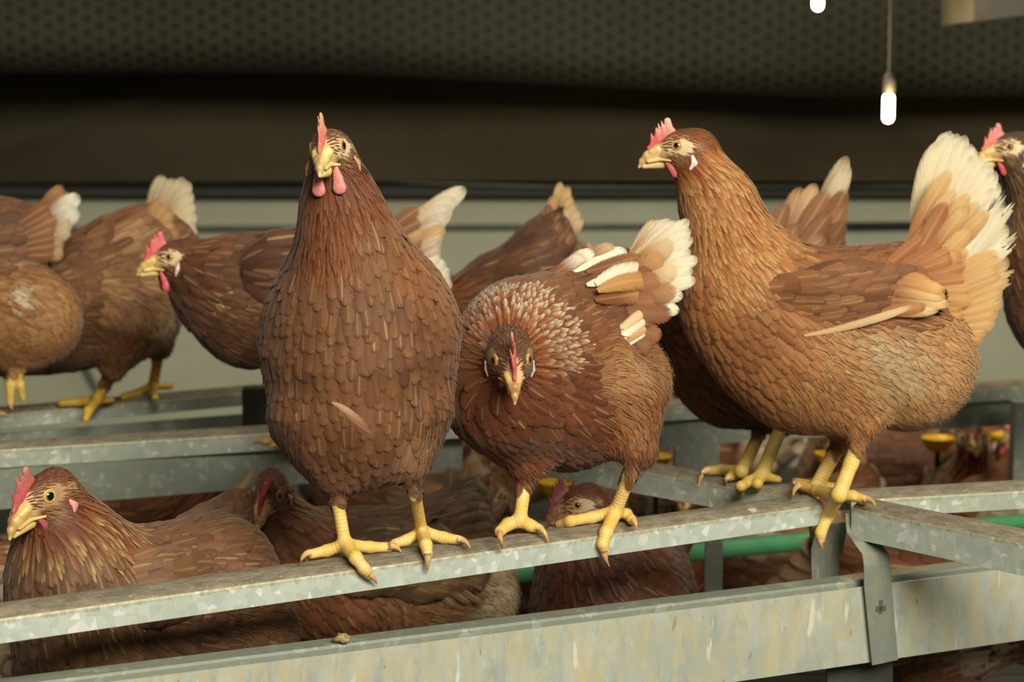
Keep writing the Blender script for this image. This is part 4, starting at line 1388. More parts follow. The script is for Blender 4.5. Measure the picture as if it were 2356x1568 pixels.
hen('upright brown hen facing the camera head-on from the middle of the front perch', None, at_top(870, 1260, .005), prims,
    (P(759, 353, D - .035), (-.13, -1, .03), (-.12, 0, 1), HS * 1.09), legs, palA,
    [dict(prims=wA(1005, 1), out=(1, -.1, .1)), dict(prims=wAL, out=(-1, -.1, .1))], tail,
    dict(comb_col=(214, 120, 112), comb_tip=(230, 168, 144), wattle=1.15, wattle_to=(4, -30), wattle_front=1, sway=0, wattle_col=(218, 136, 128), lobe=(190, 140, 100), beak=(232, 212, 140), comb_bend=[2, -1, 3, -2, 1], iris=(168, 122, 40), pupil=.6, lid=(196, 172, 116)), patches=pat,
    loose=[quill_px(D, [(764, 926, -.098, 846, 988, -.100, 18, (186, 150, 116), (140, 92, 58), 1, (-4, 0, 10)), (800, 958, -.100, 856, 1000, -.101, 12, (140, 92, 58), (128, 82, 50), 1)], (0, -1, 0), shaft=.2)])

# --- the crouching hen with a white-tipped ruff
D = 2.0
b = body_at(D)
prims = [b('neck', 1172, 822, -.105, 46, 1176, 806, -.035, 118, 1, .02), b('neck', 1176, 806, -.035, 118, 1190, 812, .03, 140),
         b('breast', 1158, 905, -.03, 138, 1290, 935, .05, 138), b('back', 1225, 790, .03, 150, 1400, 700, .14, 104), b('belly', 1330, 895, .06, 160, 1428, 880, .12, 116),
         b('back', 1390, 690, .10, 84, 1480, 640, .11, 44), b('thigh', 1440, 955, .05, 96, 1468, 1035, .03, 44, 1, .02), b('thigh', 1195, 1005, 0, 90, 1213, 1066, 0, 44, 1, .02)]
legs = [leg(D, P(1212, 1080, D), at_top(1196, 1196, .020), 16,
            [([at_top(1168, 1206, .016), at_top(1150, 1222, .012)], 16, 13), ([at_top(1220, 1208, .014), at_top(1240, 1216, .010)], 15, 12)],
            [((at_top(1151, 1222, .018), at_top(1150, 1240, .018), at_face(1157, 1264, .004)), 8), ((at_top(1240, 1213, .014), at_top(1256, 1222, .012), at_face(1261, 1246, .003)), 7.5)]),
        leg(D, P(1473, 1030, D + .03), at_top(1416, 1176, .018), 17,
            [([at_top(1360, 1190, .012), at_top(1312, 1198, .012), at_top(1288, 1206, .006)], 15, 11), ([at_face(1394, 1225, .003), at_face(1387, 1250, .007), at_face(1392, 1268, .007)], 17, 11), ([at_top(1442, 1182, .013), at_top(1454, 1196, .010)], 13, 12)],
            [((at_top(1290, 1204, .006), at_top(1282, 1212, .004), at_top(1280, 1220, -.004)), 7), ((at_face(1390, 1266, .010), at_face(1390, 1284, .010), at_face(1402, 1302, .005)), 8), ((at_top(1455, 1194, .014), at_top(1464, 1200, .013), at_top(1464, 1216, .006)), 7.5)], P(1448, 1095, D + .02))]
nB = unit((.32, -.86, .38))
k = D / F_PX
wB = [prim('wing', P(1235, 745, D + .0), 80 * k, P(1340, 735, D + .035), 100 * k, .26, nB, .02), prim('wing', P(1340, 735, D + .035), 100 * k, P(1440, 690, D + .075), 52 * k, .26, nB, .02)]
WH, CR, BF, BW = (232, 222, 200), (214, 186, 142), (190, 138, 82), (126, 76, 44)
wq = [quill_px(D, [(1350, 655, .025, 1478, 620, .075, 34, WH, WH, .5), (1370, 652, .03, 1508, 626, .085, 54, WH, BF, .3, (0, 0, 14)), (1375, 668, .022, 1515, 645, .08, 50, BF, (176, 120, 66), .8, (0, 0, 10)), (1370, 690, .02, 1490, 672, .07, 46, BW, BF, .7)], nB, shaft=.2),
      quill_px(D, [(1380, 800, .012, 1492, 706, .062, 26, CR, CR, 0), (1385, 805, .01, 1502, 722, .064, 26, WH, BF, .4), (1390, 812, .012, 1506, 738, .064, 26, BF, CR, .6), (1394, 820, .012, 1500, 750, .062, 24, WH, WH, .4), (1330, 842, .0, 1424, 806, .03, 36, CR, WH, .8), (1340, 835, .0, 1410, 800, .03, 34, BF, WH, .9)], nB, shaft=.3),
      quill_px(D, [(1330, 760, .008, 1440, 745, .045, 48, BW, BW, .5), (1320, 725, .01, 1430, 700, .05, 48, BW, BW, .5), (1310, 690, .012, 1420, 668, .05, 46, BW, (150, 96, 56), .5), (1300, 790, .006, 1420, 772, .04, 46, BW, BW, .5)], nB, shaft=.2)]
wB2 = [prim('wing', P(1120, 720, D + .06), 70 * k, P(1300, 660, D + .19), 80 * k, .3, unit((-.7, .5, .5)), .02)]
nT = unit((.05, -.95, .3))
tail = [quill_px(D, [(1430, 645, .11, 1508, 505, .11, 52, CR, CR, .8), (1420, 640, .105, 1548, 497, .105, 54, BF, WH, .8), (1420, 645, .10, 1582, 508, .10, 54, CR, WH, .9), (1425, 652, .095, 1592, 548, .095, 52, CR, WH, .9), (1430, 660, .09, 1602, 595, .088, 52, CR, WH, 1), (1440, 675, .085, 1604, 642, .08, 52, CR, WH, 1), (1450, 690, .08, 1566, 716, .07, 48, WH, WH, 1)], nT, shaft=.35, dense=True),
        quill_px(D, [(1410, 650, .075, 1548, 556, .085, 58, BW, CR, .8), (1405, 655, .07, 1522, 590, .075, 60, BW, BF, .9), (1415, 665, .068, 1562, 615, .075, 58, BW, CR, 1), (1400, 675, .06, 1518, 640, .065, 60, BW, (160, 104, 60), .8), (1410, 690, .06, 1556, 668, .065, 56, BW, BF, .6),
                     (1395, 705, .055, 1512, 690, .06, 60, BW, (150, 94, 54), .7), (1410, 720, .05, 1545, 720, .06, 56, BW, BW, .5), (1400, 735, .05, 1498, 745, .055, 58, (112, 66, 38), BW, .5), (1410, 750, .05, 1528, 772, .055, 54, BW, (150, 96, 56), .5), (1410, 770, .05, 1500, 800, .05, 54, (112, 66, 38), (150, 96, 56), .5)], nT, shaft=.05),
        quill_px(D, [(1320, 620, .06, 1410, 560, .09, 50, BW, CR, .6), (1320, 625, .055, 1442, 570, .09, 54, WH, WH, .5), (1280, 625, .05, 1366, 572, .08, 48, BW, WH, 1), (1350, 625, .05, 1475, 588, .08, 54, BW, (150, 96, 56), .6), (1370, 640, .05, 1505, 600, .08, 56, BW, BW, .5), (1260, 640, .04, 1340, 586, .07, 40, BW, WH, .8), (1340, 640, .045, 1450, 615, .07, 54, BW, BW, .5), (1300, 650, .04, 1400, 625, .06, 50, BW, BW, .5)], unit((0, -.75, .65)), shaft=.15)]
palB = pal(head=((104, 60, 34), (140, 94, 60)), neck=((146, 76, 32), (176, 100, 46), (248, 232, 200), .8), breast=((112, 58, 32), (140, 78, 42)), back=((128, 76, 44), (154, 98, 58)),
           belly=((162, 102, 58), (196, 136, 84)), thigh=((136, 84, 48), (160, 104, 62)), bare=(160, 124, 90), wing=((118, 70, 42), (142, 92, 56)), shaft=.45, seed=5.0, tipfn=lambda Q: np.clip(.15 + 1.1 * ((Q - P(1172, 830, D - .05)) @ unit((.5, .1, .85))) / .05, .05, 1), edge=dict(neck=.40, wing=.6, breast=.58), size=dict(neck=1.1), t0=.62)
pat = [(P(1440, 840, D + .02), .025, (214, 168, 120), .8), (P(1370, 870, D), .03, (196, 146, 98), .8), (P(1060, 900, D - .05), .03, (150, 84, 40), .4), (P(1500, 850, D + .08), .03, (190, 140, 90), .7),
       (P(1160, 905, D - .11), .030, (122, 66, 34), .95), (P(1090, 960, D - .1), .05, (118, 62, 34), 1), (P(1200, 980, D - .1), .06, (120, 64, 34), 1), (P(1080, 830, D - .1), .030, (132, 76, 40), .9)]
hen('crouching brown hen with lowered head and a ruff of white-tipped neck feathers', None, at_top(1310, 1200, .005), prims,
    (P(1174, 826, D - .115), (.10, -.9, -.40), (.04, -.4, .9), HS), legs, palB,
    [dict(prims=wB, out=nB, quills=wq), dict(prims=wB2, out=(-.7, .5, .5))], tail,
    dict(comb=1.5, comb_col=(204, 96, 98), comb_tip=(224, 150, 138), wattle=.5, wattle_col=(176, 84, 92), lobe=(226, 200, 196), beak=(208, 168, 112), comb_bend=[-5, -7, 4, 2, 0], comb_lean=-3, pupil=.6), patches=pat)


def simple_legs(D, hips, zfoot, r=15, yaw=(-1, 0, 0), lean=0.0, spread=.030):
    """plain standing legs: hip pixels with depth, feet at level zfoot; toes point along yaw"""
    out = []
    f = unit(yaw); l = np.cross([0, 0, 1], f)
    m = D / F_PX
    for (x, y, dd) in hips:
        h = P(x, y, D + dd)
        a = np.array([h[0] + f[0] * lean, h[1] + f[1] * lean, zfoot + .016])
        toes, claws = [], []
        for ang, ln in ((0, .058), (.62, .048), (-.62, .048), (math.pi, .030)):
            d = f * math.cos(ang) + l * math.sin(ang)
            e = np.array([a[0], a[1], zfoot + .006]) + d * ln
            toes.append(([e], r * .9, r * .62))
            claws.append(((e + [0, 0, .001], e + d * .009 + [0, 0, .002], e + d * .015 + [0, 0, -.004]), r * .5))
        out.append(leg(D, h, a, r, toes, claws))
    return out


# --- hen on the cross perch, half hidden by its neighbours
D = 2.36
b = body_at(D)
prims = [b('neck', 1425, 640, .01, 50, 1560, 690, 0, 96, .85), b('breast', 1565, 735, 0, 104, 1710, 815, 0, 152, .8), b('belly', 1690, 835, 0, 142, 1800, 850, 0, 112, .8),
         b('back', 1640, 690, 0, 105, 1840, 620, 0, 84, .75), b('back', 1830, 610, 0, 74, 1890, 520, 0, 26, .7), b('thigh', 1740, 900, -.03, 66, 1800, 968, -.02, 30), b('thigh', 1730, 900, .03, 60, 1768, 962, .03, 28)]
zt = lambda x, y, u=.010: PZ(x, y, ZP + u)
legs = [leg(D, P(1808, 955, D - .02), zt(1752, 1092, .018), 16, [([zt(1722, 1108, .012), zt(1704, 1118, .010), P(1702, 1150, D - .09)], 13, 9), ([zt(1742, 1112, .012), P(1746, 1150, D - .07)], 12, 9), ([zt(1790, 1102, .012)], 11, 8)],
            [((P(1702, 1150, D - .09), P(1704, 1160, D - .092), P(1708, 1168, D - .09)), 7), ((P(1746, 1150, D - .07), P(1750, 1160, D - .072), P(1755, 1166, D - .07)), 7), ((zt(1790, 1100, .012), zt(1796, 1102, .012), zt(1796, 1110, .006)), 6)]),
        leg(D, P(1770, 950, D + .03), zt(1706, 1084, .018), 15, [([zt(1660, 1080, .013), zt(1626, 1082, .012)], 13, 10), ([zt(1690, 1092, .012), zt(1676, 1098, .010)], 12, 9)],
            [((zt(1628, 1080, .014), zt(1610, 1086, .013), zt(1608, 1118, -.004)), 7), ((zt(1676, 1096, .012), zt(1668, 1102, .010), zt(1672, 1116, .0)), 6)])]
BD, BD2 = (118, 72, 44), (150, 98, 60)
LT = (176, 136, 92)
tail = [quill_px(D, [(1820, 660, .01, 1953, 350, .0, 52, BD, (206, 184, 146), .8), (1825, 660, .005, 1950, 385, -.004, 54, BD, (222, 204, 170), .8), (1830, 665, .0, 1952, 425, -.008, 54, BD, BD2, .6), (1830, 670, -.005, 1948, 465, -.012, 54, BD, (170, 120, 80), .8), (1830, 680, -.01, 1942, 510, -.016, 54, BD, BD2, .6), (1830, 690, -.015, 1935, 552, -.02, 54, BD, BD2, .6), (1835, 700, -.015, 1920, 590, -.02, 54, BD, BD2, .6)], (0, -1, .1), shaft=.2),
        quill_px(D, [(1760, 650, -.03, 1842, 432, -.02, 50, BD, LT, .8), (1770, 650, -.032, 1878, 420, -.02, 52, BD, (206, 170, 124), .7), (1775, 655, -.034, 1905, 440, -.024, 52, BD, BD2, .7), (1775, 665, -.036, 1910, 490, -.028, 52, BD, BD2, .5), (1770, 680, -.038, 1900, 535, -.03, 52, BD, LT, .6), (1760, 690, -.04, 1885, 580, -.03, 52, BD, BD2, .5), (1730, 650, -.04, 1808, 470, -.024, 48, BD, BD2, .4), (1740, 660, -.044, 1840, 510, -.03, 50, BD, BD2, .4), (1740, 680, -.046, 1850, 560, -.034, 50, BD, LT, .4)], (0, -1, .1), shaft=.2)]
wD = [prim('wing', P(1650, 700, D - .055), 80 * D / F_PX, P(1800, 690, D - .055), 60 * D / F_PX, .25, (0, 1, 0), .02)]
palD = pal(neck=((118, 60, 30), (142, 78, 42)), breast=((112, 70, 40), (136, 88, 52)), belly=((116, 76, 46), (140, 98, 62)), thigh=((120, 82, 50), (150, 108, 70)), seed=7.0, leg=(196, 164, 70), leg2=(204, 176, 104), gain=.88, shaft=.5)
hen('brown hen perched on the cross perch mostly hidden behind the tall side-on hen', None, zt(1720, 1110, 0), prims, (P(1400, 615, D), (-1, -.1, -.2), (0, 0, 1), .00045), legs, palD, [dict(prims=wD, out=(0, -1, 0), thr=.12)], tail, dict(h=.0014), q=1.3, h=.0032)

# --- hen in the middle distance showing only back and pointed tail
D = 2.78
b = body_at(D)
prims = [b('back', 1135, 665, 0, 72, 1215, 670, 0, 108, .85), b('belly', 1150, 730, 0, 105, 1260, 740, 0, 110, .85), b('back', 1215, 640, 0, 98, 1258, 565, 0, 62, .8), b('back', 1262, 560, 0, 60, 1288, 490, 0, 10, .8), b('neck', 1010, 700, 0, 40, 1130, 690, 0, 72, .85),
         b('thigh', 1200, 790, -.03, 60, 1190, 855, -.03, 26), b('thigh', 1230, 790, .03, 60, 1230, 850, .03, 26)]
tail = [quill_px(D, [(1270, 570, .0, 1290, 412, .0, 34, BD, (206, 172, 118), 1), (1275, 570, -.005, 1306, 432, -.005, 36, BD, (200, 162, 108), 1), (1280, 575, -.01, 1322, 462, -.01, 36, BD, (196, 160, 112), 1), (1285, 580, -.012, 1340, 500, -.012, 36, BD, (206, 180, 140), .9), (1265, 575, -.012, 1272, 450, -.01, 36, BD, (186, 140, 90), .9), (1255, 580, -.016, 1250, 480, -.014, 36, BD, BD, .5), (1285, 600, -.014, 1345, 560, -.012, 40, BD, BD, .4), (1260, 600, -.03, 1285, 510, -.03, 40, BD, BD2, .4), (1240, 620, -.035, 1250, 530, -.03, 40, BD, BD, .4), (1280, 600, -.03, 1318, 530, -.03, 40, BD, BD2, .4)], (0, -1, .1), dense=True)]
palE = pal(back=((102, 60, 36), (126, 80, 50)), seed=2.0, gain=.66)
hen('dark brown hen behind the front pair with pointed tail raised against the grey wall', None, PZ(1210, 905, ZP), prims, (P(960, 690, D), (-1, 0, -.2), (0, 0, 1), .00045), simple_legs(D, [(1190, 845, -.03), (1232, 840, .03)], ZP + .006), palE, [], tail, dict(h=.0016), q=1.5, h=.004)

# --- hen on the middle perch, in profile, behind the upright hen
D = 2.5
b = body_at(D)
prims = [b('neck', 432, 608, 0, 46, 505, 655, 0, 98, .85), b('breast', 490, 668, 0, 92, 575, 715, 0, 118, .8), b('back', 560, 660, 0, 118, 850, 610, 0, 108, .8), b('belly', 580, 710, 0, 122, 820, 710, 0, 112, .8), b('back', 840, 585, 0, 80, 915, 550, 0, 26, .75),
         b('thigh', 700, 760, -.04, 74, 715, 840, -.04, 28), b('thigh', 740, 760, .04, 74, 760, 840, .04, 28)]
WH2, CR2 = (222, 212, 190), (200, 164, 112)
tail = [quill_px(D, [(880, 560, .0, 1072, 432, .0, 62, CR2, WH2, .9), (890, 570, -.005, 1040, 470, -.006, 56, CR2, WH2, .9), (890, 585, -.008, 1036, 490, -.01, 54, BD2, WH2, .8), (890, 600, -.012, 1020, 525, -.014, 52, BD2, CR2, 1), (890, 610, -.014, 1015, 550, -.014, 50, BD2, WH2, .6), (890, 620, -.014, 1018, 590, -.014, 50, CR2, WH2, 1), (890, 640, -.014, 1038, 625, -.012, 54, CR2, WH2, 1), (890, 650, -.010, 1040, 655, -.01, 50, CR2, WH2, 1)], (0, -1, .2), shaft=.3, dense=True),
        quill_px(D, [(850, 560, -.035, 960, 480, -.03, 50, BD, BD2, .5), (860, 580, -.036, 980, 530, -.03, 50, BD, CR2, .7), (860, 600, -.036, 975, 570, -.03, 50, BD, BD2, .7), (860, 620, -.036, 980, 620, -.03, 50, BD, CR2, .5)], (0, -1, .2), dense=True)]
wF = [prim('wing', P(640, 625, D - .062), 84 * D / F_PX, P(800, 620, D - .058), 70 * D / F_PX, .25, (0, 1, 0), .02)]
palF = pal(head=((116, 58, 34), (140, 80, 50)), neck=((120, 58, 28), (152, 84, 44), (226, 190, 140), .5), breast=((100, 56, 34), (122, 74, 46)), back=((106, 64, 40), (128, 84, 54)), belly=((112, 70, 42), (142, 96, 60)), wing=((100, 58, 38), (122, 76, 50)), seed=9.0, gain=.70)
pat = [(P(620, 680, D - .08), .028, (230, 214, 190), .8), (P(470, 560, D - .03), .02, (140, 76, 40), .6)]
hen('brown hen in profile at left with large red wattles and fanned white tail', None, PZ(650, 980, ZP), prims, (P(404, 598, D - .01), (-.93, -.28, 0), (0, 0, 1), .00046),
    simple_legs(D, [(715, 825, -.04), (760, 825, .04)], ZP + .006), palF, [dict(prims=wF, out=(0, -1, 0), thr=.12)], tail, dict(h=.0013, wattle=1.7, comb=1.2, wattle_to=(-16, -22), comb_col=(214, 84, 92), comb_tip=(222, 120, 116), wattle_col=(214, 92, 104)), q=1.25, h=.003, patches=pat)

# --- hen walking along the rear left perch
D = 2.80
b = body_at(D)
prims = [b('breast', 90, 760, 0, 92, 190, 700, 0, 130, .85), b('belly', 180, 715, 0, 128, 300, 690, 0, 124, .85), b('back', 170, 650, 0, 110, 320, 560, 0, 86, .8), b('back', 318, 565, 0, 80, 365, 500, 0, 18, .75),
         b('thigh', 290, 760, -.03, 84, 262, 848, -.03, 27), b('thigh', 340, 730, .03, 66, 368, 798, .03, 25), b('neck', 20, 800, 0, 60, 110, 750, 0, 92, .85), b('back', 330, 620, 0, 90, 400, 570, 0, 60, .8)]
mm = D / F_PX
rp = lambda x, y, u=.008: PZ(x, y, ZP + u)
legs = [leg(D, P(265, 840, D - .03), rp(222, 920, .012), 14, [([rp(180, 924), rp(140, 927)], 12, 9), ([P(203, 945, D - .06), P(197, 965, D - .065)], 13, 8), ([rp(256, 920)], 11, 8)], [((P(197, 962, D - .065), P(195, 972, D - .066), P(193, 980, D - .066)), 6), ((rp(140, 927), rp(132, 927), rp(131, 933, 0)), 6)]),
        leg(D, P(370, 790, D + .03), rp(352, 888, .012), 13, [([rp(315, 905), rp(284, 912)], 12, 9), ([P(357, 915, D - .03)], 11, 8), ([rp(392, 888)], 10, 8)], [((rp(284, 912), rp(276, 912), rp(276, 918, 0)), 5.5)])]
WG = (206, 192, 160)
tail = [quill_px(D, [(330, 560, .01, 376, 395, .0, 54, (180, 140, 94), WG, .9), (345, 560, 0, 400, 408, -.004, 54, (180, 140, 94), WG, .8), (350, 565, -.004, 425, 402, -.006, 54, (180, 140, 94), WG, .9), (355, 570, -.008, 442, 440, -.01, 50, (180, 140, 94), WG, 1), (360, 580, -.01, 450, 490, -.01, 48, (190, 150, 104), WG, 1), (360, 590, -.01, 452, 525, -.01, 46, (190, 150, 104), WG, .9)], (0, -1, .1), dense=True),
        quill_px(D, [(310, 590, -.03, 365, 455, -.028, 44, BD2, (180, 134, 86), .8), (320, 590, -.032, 395, 480, -.03, 44, BD2, (190, 150, 100), .8), (320, 600, -.034, 410, 530, -.032, 44, BD2, (176, 128, 80), .7), (300, 590, -.034, 340, 500, -.03, 40, BD, BD2, .6), (320, 610, -.034, 425, 570, -.03, 44, BD2, (170, 120, 76), .7)], (0, -1, .1), dense=True)]
palG = pal(back=((106, 66, 42), (140, 94, 60)), belly=((124, 80, 48), (162, 116, 74)), breast=((104, 64, 38), (130, 84, 50)), thigh=((122, 78, 46), (150, 100, 62)), seed=4.0, gain=.85, leg=(206, 164, 44), leg2=(216, 180, 84))
pat = [(P(365, 740, D - .03), .04, (214, 190, 150), .8), (P(280, 560, D - .04), .03, (196, 150, 100), .6), (P(350, 620, D - .05), .035, (206, 170, 120), .6), (P(230, 660, D - .08), .02, (200, 160, 110), .5)]
hen('brown hen walking along the rear left perch with pale mottled tail', None, rp(290, 925, 0), prims, (P(-20, 810, D), (-.9, -.2, -.5), (0, 0, 1), .00045), legs, palG, [], tail, dict(h=.0016), q=1.4, h=.0036, patches=pat)

# --- hen cut by the left edge
D = 2.64
b = body_at(D)
prims = [b('back', -120, 600, 0, 130, 0, 570, 0, 112, .85), b('back', 0, 560, 0, 100, 90, 520, 0, 34, .75), b('belly', -40, 720, 0, 140, 72, 732, -.03, 116, .85), b('breast', -230, 640, 0, 110, -100, 660, 0, 150, .85), b('neck', -300, 480, 0, 60, -230, 600, 0, 100, .85),
         b('thigh', 10, 780, -.03, 70, 38, 818, -.03, 32), b('thigh', -60, 800, .03, 70, -60, 850, .03, 30)]
legs = [leg(D, P(40, 800, D - .03), P(38, 858, D - .045), 17, [([P(24, 885, D - .06), P(24, 925, D - .06)], 13, 9), ([P(46, 885, D - .06), P(52, 915, D - .055)], 12, 8), ([P(20, 868, D - .02)], 12, 9)], [((P(24, 922, D - .06), P(24, 934, D - .062), P(29, 942, D - .06)), 6.5), ((P(52, 912, D - .055), P(53, 920, D - .056), P(57, 926, D - .055)), 6)])]
legs += simple_legs(D, [(-60, 840, .03)], ZP + .006)
tail = [quill_px(D, [(50, 540, .0, 140, 430, .0, 46, BD, (176, 132, 88), .8), (60, 540, -.006, 178, 452, -.006, 58, BD2, (232, 226, 208), 1), (60, 550, -.010, 176, 490, -.010, 54, BD2, (232, 226, 208), .9), (65, 560, -.012, 160, 530, -.012, 52, BD2, (214, 200, 170), .7), (60, 570, -.012, 142, 585, -.012, 50, BD2, (196, 170, 130), .6)], (0, -1, .1), dense=True),
        quill_px(D, [(20, 530, -.04, 110, 470, -.035, 52, BD, BD2, .4), (30, 550, -.042, 130, 500, -.035, 52, BD, (168, 118, 76), .5), (20, 570, -.044, 130, 545, -.036, 52, BD, BD2, .4), (10, 590, -.044, 120, 585, -.036, 50, BD, BD2, .3)], (0, -1, .1), dense=True)]
palH = pal(back=((98, 60, 38), (124, 82, 54)), belly=((150, 98, 56), (186, 134, 84)), thigh=((150, 100, 58), (180, 130, 82)), seed=6.0, gain=.85, leg=(200, 158, 60), leg2=(222, 190, 110))
hen('brown hen cut by the left edge with tan rump and white tail feathers', None, PZ(-30, 935, ZP), prims, (P(-310, 440, D), (-1, 0, 0), (0, 0, 1), .00045), legs, palH, [], tail, dict(h=.0016), q=1.35, h=.0034, patches=[(P(20, 660, D - .08), .02, (236, 220, 190), .8), (P(100, 690, D - .07), .03, (196, 146, 96), .5)])

# --- hen at the right edge behind the white tail
D = 2.5
b = body_at(D)
prims = [b('neck', 2352, 372, 0, 44, 2405, 520, 0, 84, .85), b('breast', 2400, 590, 0, 100, 2480, 690, 0, 145, .8), b('back', 2480, 660, 0, 140, 2700, 660, 0, 130, .8), b('back', 2700, 620, 0, 90, 2800, 500, 0, 44, .8), b('thigh', 2540, 780, -.03, 74, 2530, 850, -.03, 30), b('thigh', 2560, 780, .03, 74, 2570, 850, .03, 30), b('belly', 2450, 700, 0, 120, 2650, 740, 0, 120, .8)]
tail = [quill_px(D, [(2720, 600, .0, 2820 + 20 * i, 400 + 40 * i, 0, 60, BD, WH2, .7) for i in range(5)], (0, -1, .1), dense=True)]
palL = pal(head=((100, 66, 40), (124, 88, 56)), neck=((92, 60, 40), (122, 86, 60)), breast=((104, 62, 34), (128, 80, 46)), seed=8.0, gain=.7)
hen('brown hen peeking out at the right edge behind the raised white tail', None, PZ(2550, 985, ZP), prims, (P(2327, 347, D), (-.96, -.2, 0), (0, 0, 1), .00047), simple_legs(D, [(2530, 835, -.03), (2570, 835, .03)], ZP + .006), palL, [], tail, dict(h=.0013, comb_col=(216, 110, 104), comb_tip=(220, 150, 140), wattle=.9, wattle_col=(204, 76, 88)), q=1.3, h=.0032)

# --- large hen at lower left, behind the front perch
D = 1.93
b = body_at(D)
prims = [b('neck', 128, 1168, .005, 58, 168, 1262, .01, 112, 1), b('neck', 160, 1260, .005, 108, 185, 1345, .015, 150), b('breast', 165, 1340, .01, 138, 205, 1500, .03, 172), b('back', 260, 1370, .05, 150, 500, 1325, .11, 138), b('breast', 260, 1480, .05, 160, 420, 1470, .08, 146), b('belly', 420, 1470, .08, 140, 560, 1450, .10, 124),
         b('back', 470, 1260, .16, 90, 545, 1170, .22, 44), b('thigh', 280, 1560, .05, 90, 290, 1660, .05, 34), b('thigh', 330, 1560, .12, 90, 340, 1660, .12, 34)]
nI = unit((.22, -.9, .36))
k = D / F_PX
wI = [prim('wing', P(330, 1350, D - .010), 88 * k, P(440, 1350, D + .05), 100 * k, .26, nI, .02), prim('wing', P(440, 1350, D + .05), 100 * k, P(550, 1390, D + .10), 56 * k, .26, nI, .02)]
TN, TN2 = (128, 86, 54), (160, 112, 72)
wq = [quill_px(D, [(400, 1350 + 12 * i, .01, 580 - 4 * i, 1345 + 16 * i, .085, 40, TN, TN2, .6) for i in range(5)], nI, shaft=.3)]
tail = [quill_px(D, [(470, 1250, .19, 585, 1078, .26, 24, (146, 118, 84), (166, 140, 104), .5), (470, 1255, .185, 560, 1112, .25, 46, (150, 100, 60), (196, 166, 120), .5), (480, 1265, .18, 572, 1130, .24, 56, (190, 160, 116), (226, 214, 190), .9), (480, 1280, .175, 580, 1165, .235, 54, (150, 104, 66), (226, 214, 190), .8), (485, 1290, .17, 585, 1200, .23, 50, TN, TN2, .6)], unit((.1, -.8, .6)), shaft=.3),
        quill_px(D, [(400, 1250, .12, 520, 1150, .2, 50, TN, TN2, .5), (410, 1262, .11, 540, 1180, .2, 50, TN, TN2, .6), (420, 1278, .10, 560, 1215, .19, 52, TN, TN2, .5), (380, 1240, .12, 480, 1155, .18, 46, (110, 72, 46), TN, .5), (430, 1300, .095, 570, 1250, .18, 52, TN, TN2, .4)], unit((.1, -.7, .7)), shaft=.25)]
palI = pal(head=((112, 60, 34), (150, 92, 54)), neck=((112, 56, 28), (140, 76, 38), (222, 184, 124), .45), breast=((106, 70, 46), (130, 92, 62), (144, 106, 76), .4), back=((118, 76, 48), (146, 100, 66)), wing=((116, 76, 50), (146, 102, 68)), belly=((134, 92, 60), (168, 122, 82)), seed=11.0, bare=(176, 138, 100), gain=.76, shaft=.5, edge=dict(breast=.57, wing=.57, neck=.42), size=dict(breast=1.2, neck=1.15))
hen('large brown hen at lower left looking out between the front perch and the deep beam', None, PZ(300, 1640, ZD) * [1, 1, 0] + [0, 0, ZD], prims,
    (P(106, 1140, D - .03), (-.50, -.83, -.22), (-.1, -.15, 1), HS * 1.12), simple_legs(D, [(290, 1640, .05), (340, 1640, .12)], ZD + .004, 15, (-.5, -.8, 0)), palI, [dict(prims=wI, out=nI, thr=.15, quills=wq)], tail,
    dict(comb_col=(186, 84, 88), comb_tip=(206, 132, 122), wattle=.9, wattle_col=(176, 76, 88), lobe=(216, 150, 146), beak=(218, 184, 116), comb_bend=[0, 3, -3, 2, 4], comb_lean=2, pupil=.62, iris=(176, 140, 50), lid=(196, 180, 110)))

# --- hen beside it, looking down, behind the upright hen's legs
D = 2.19
b = body_at(D)
prims = [b('neck', 630, 1160, .01, 50, 655, 1245, .03, 98), b('breast', 655, 1275, .02, 104, 730, 1350, .06, 132), b('back', 760, 1300, .08, 130, 1040, 1275, .15, 118, .9), b('belly', 860, 1370, .09, 118, 1110, 1370, .15, 84), b('back', 1020, 1220, .15, 84, 1075, 1150, .18, 48),
         b('thigh', 820, 1430, .06, 80, 820, 1510, .06, 32), b('thigh', 860, 1430, .13, 80, 870, 1510, .13, 32)]
nJ = unit((.25, -.9, .36)); k = D / F_PX
wJ = [prim('wing', P(830, 1285, D + .015), 84 * k, P(960, 1285, D + .06), 90 * k, .26, nJ, .02), prim('wing', P(960, 1285, D + .06), 90 * k, P(1060, 1310, D + .085), 56 * k, .26, nJ, .02)]
DK, DK2 = (104, 78, 48), (142, 114, 78)
wq = [quill_px(D, [(960, 1290, .045, 1085, 1388, .08, 30, DK, DK2, .7), (980, 1290, .05, 1110, 1385, .085, 30, DK, DK2, .8), (1000, 1285, .055, 1130, 1375, .09, 30, DK, DK2, .8), (940, 1300, .04, 1050, 1395, .075, 30, DK, DK2, .6), (920, 1310, .038, 1010, 1395, .07, 28, DK, DK2, .4)], nJ, shaft=.3)]
tail = [quill_px(D, [(1030, 1200, .16, 1040, 1062, .20, 44, DK, (150, 124, 88), .8), (1040, 1205, .155, 1075, 1072, .20, 46, DK, (160, 136, 100), .7), (1050, 1210, .15, 1105, 1090, .20, 46, DK, DK2, .7), (1060, 1220, .15, 1140, 1115, .20, 46, DK, DK2, .6), (1065, 1235, .145, 1165, 1150, .19, 46, DK, DK2, .6), (1070, 1260, .14, 1180, 1190, .19, 46, DK, DK2, .6)], unit((0, -.85, .5)), shaft=.3)]
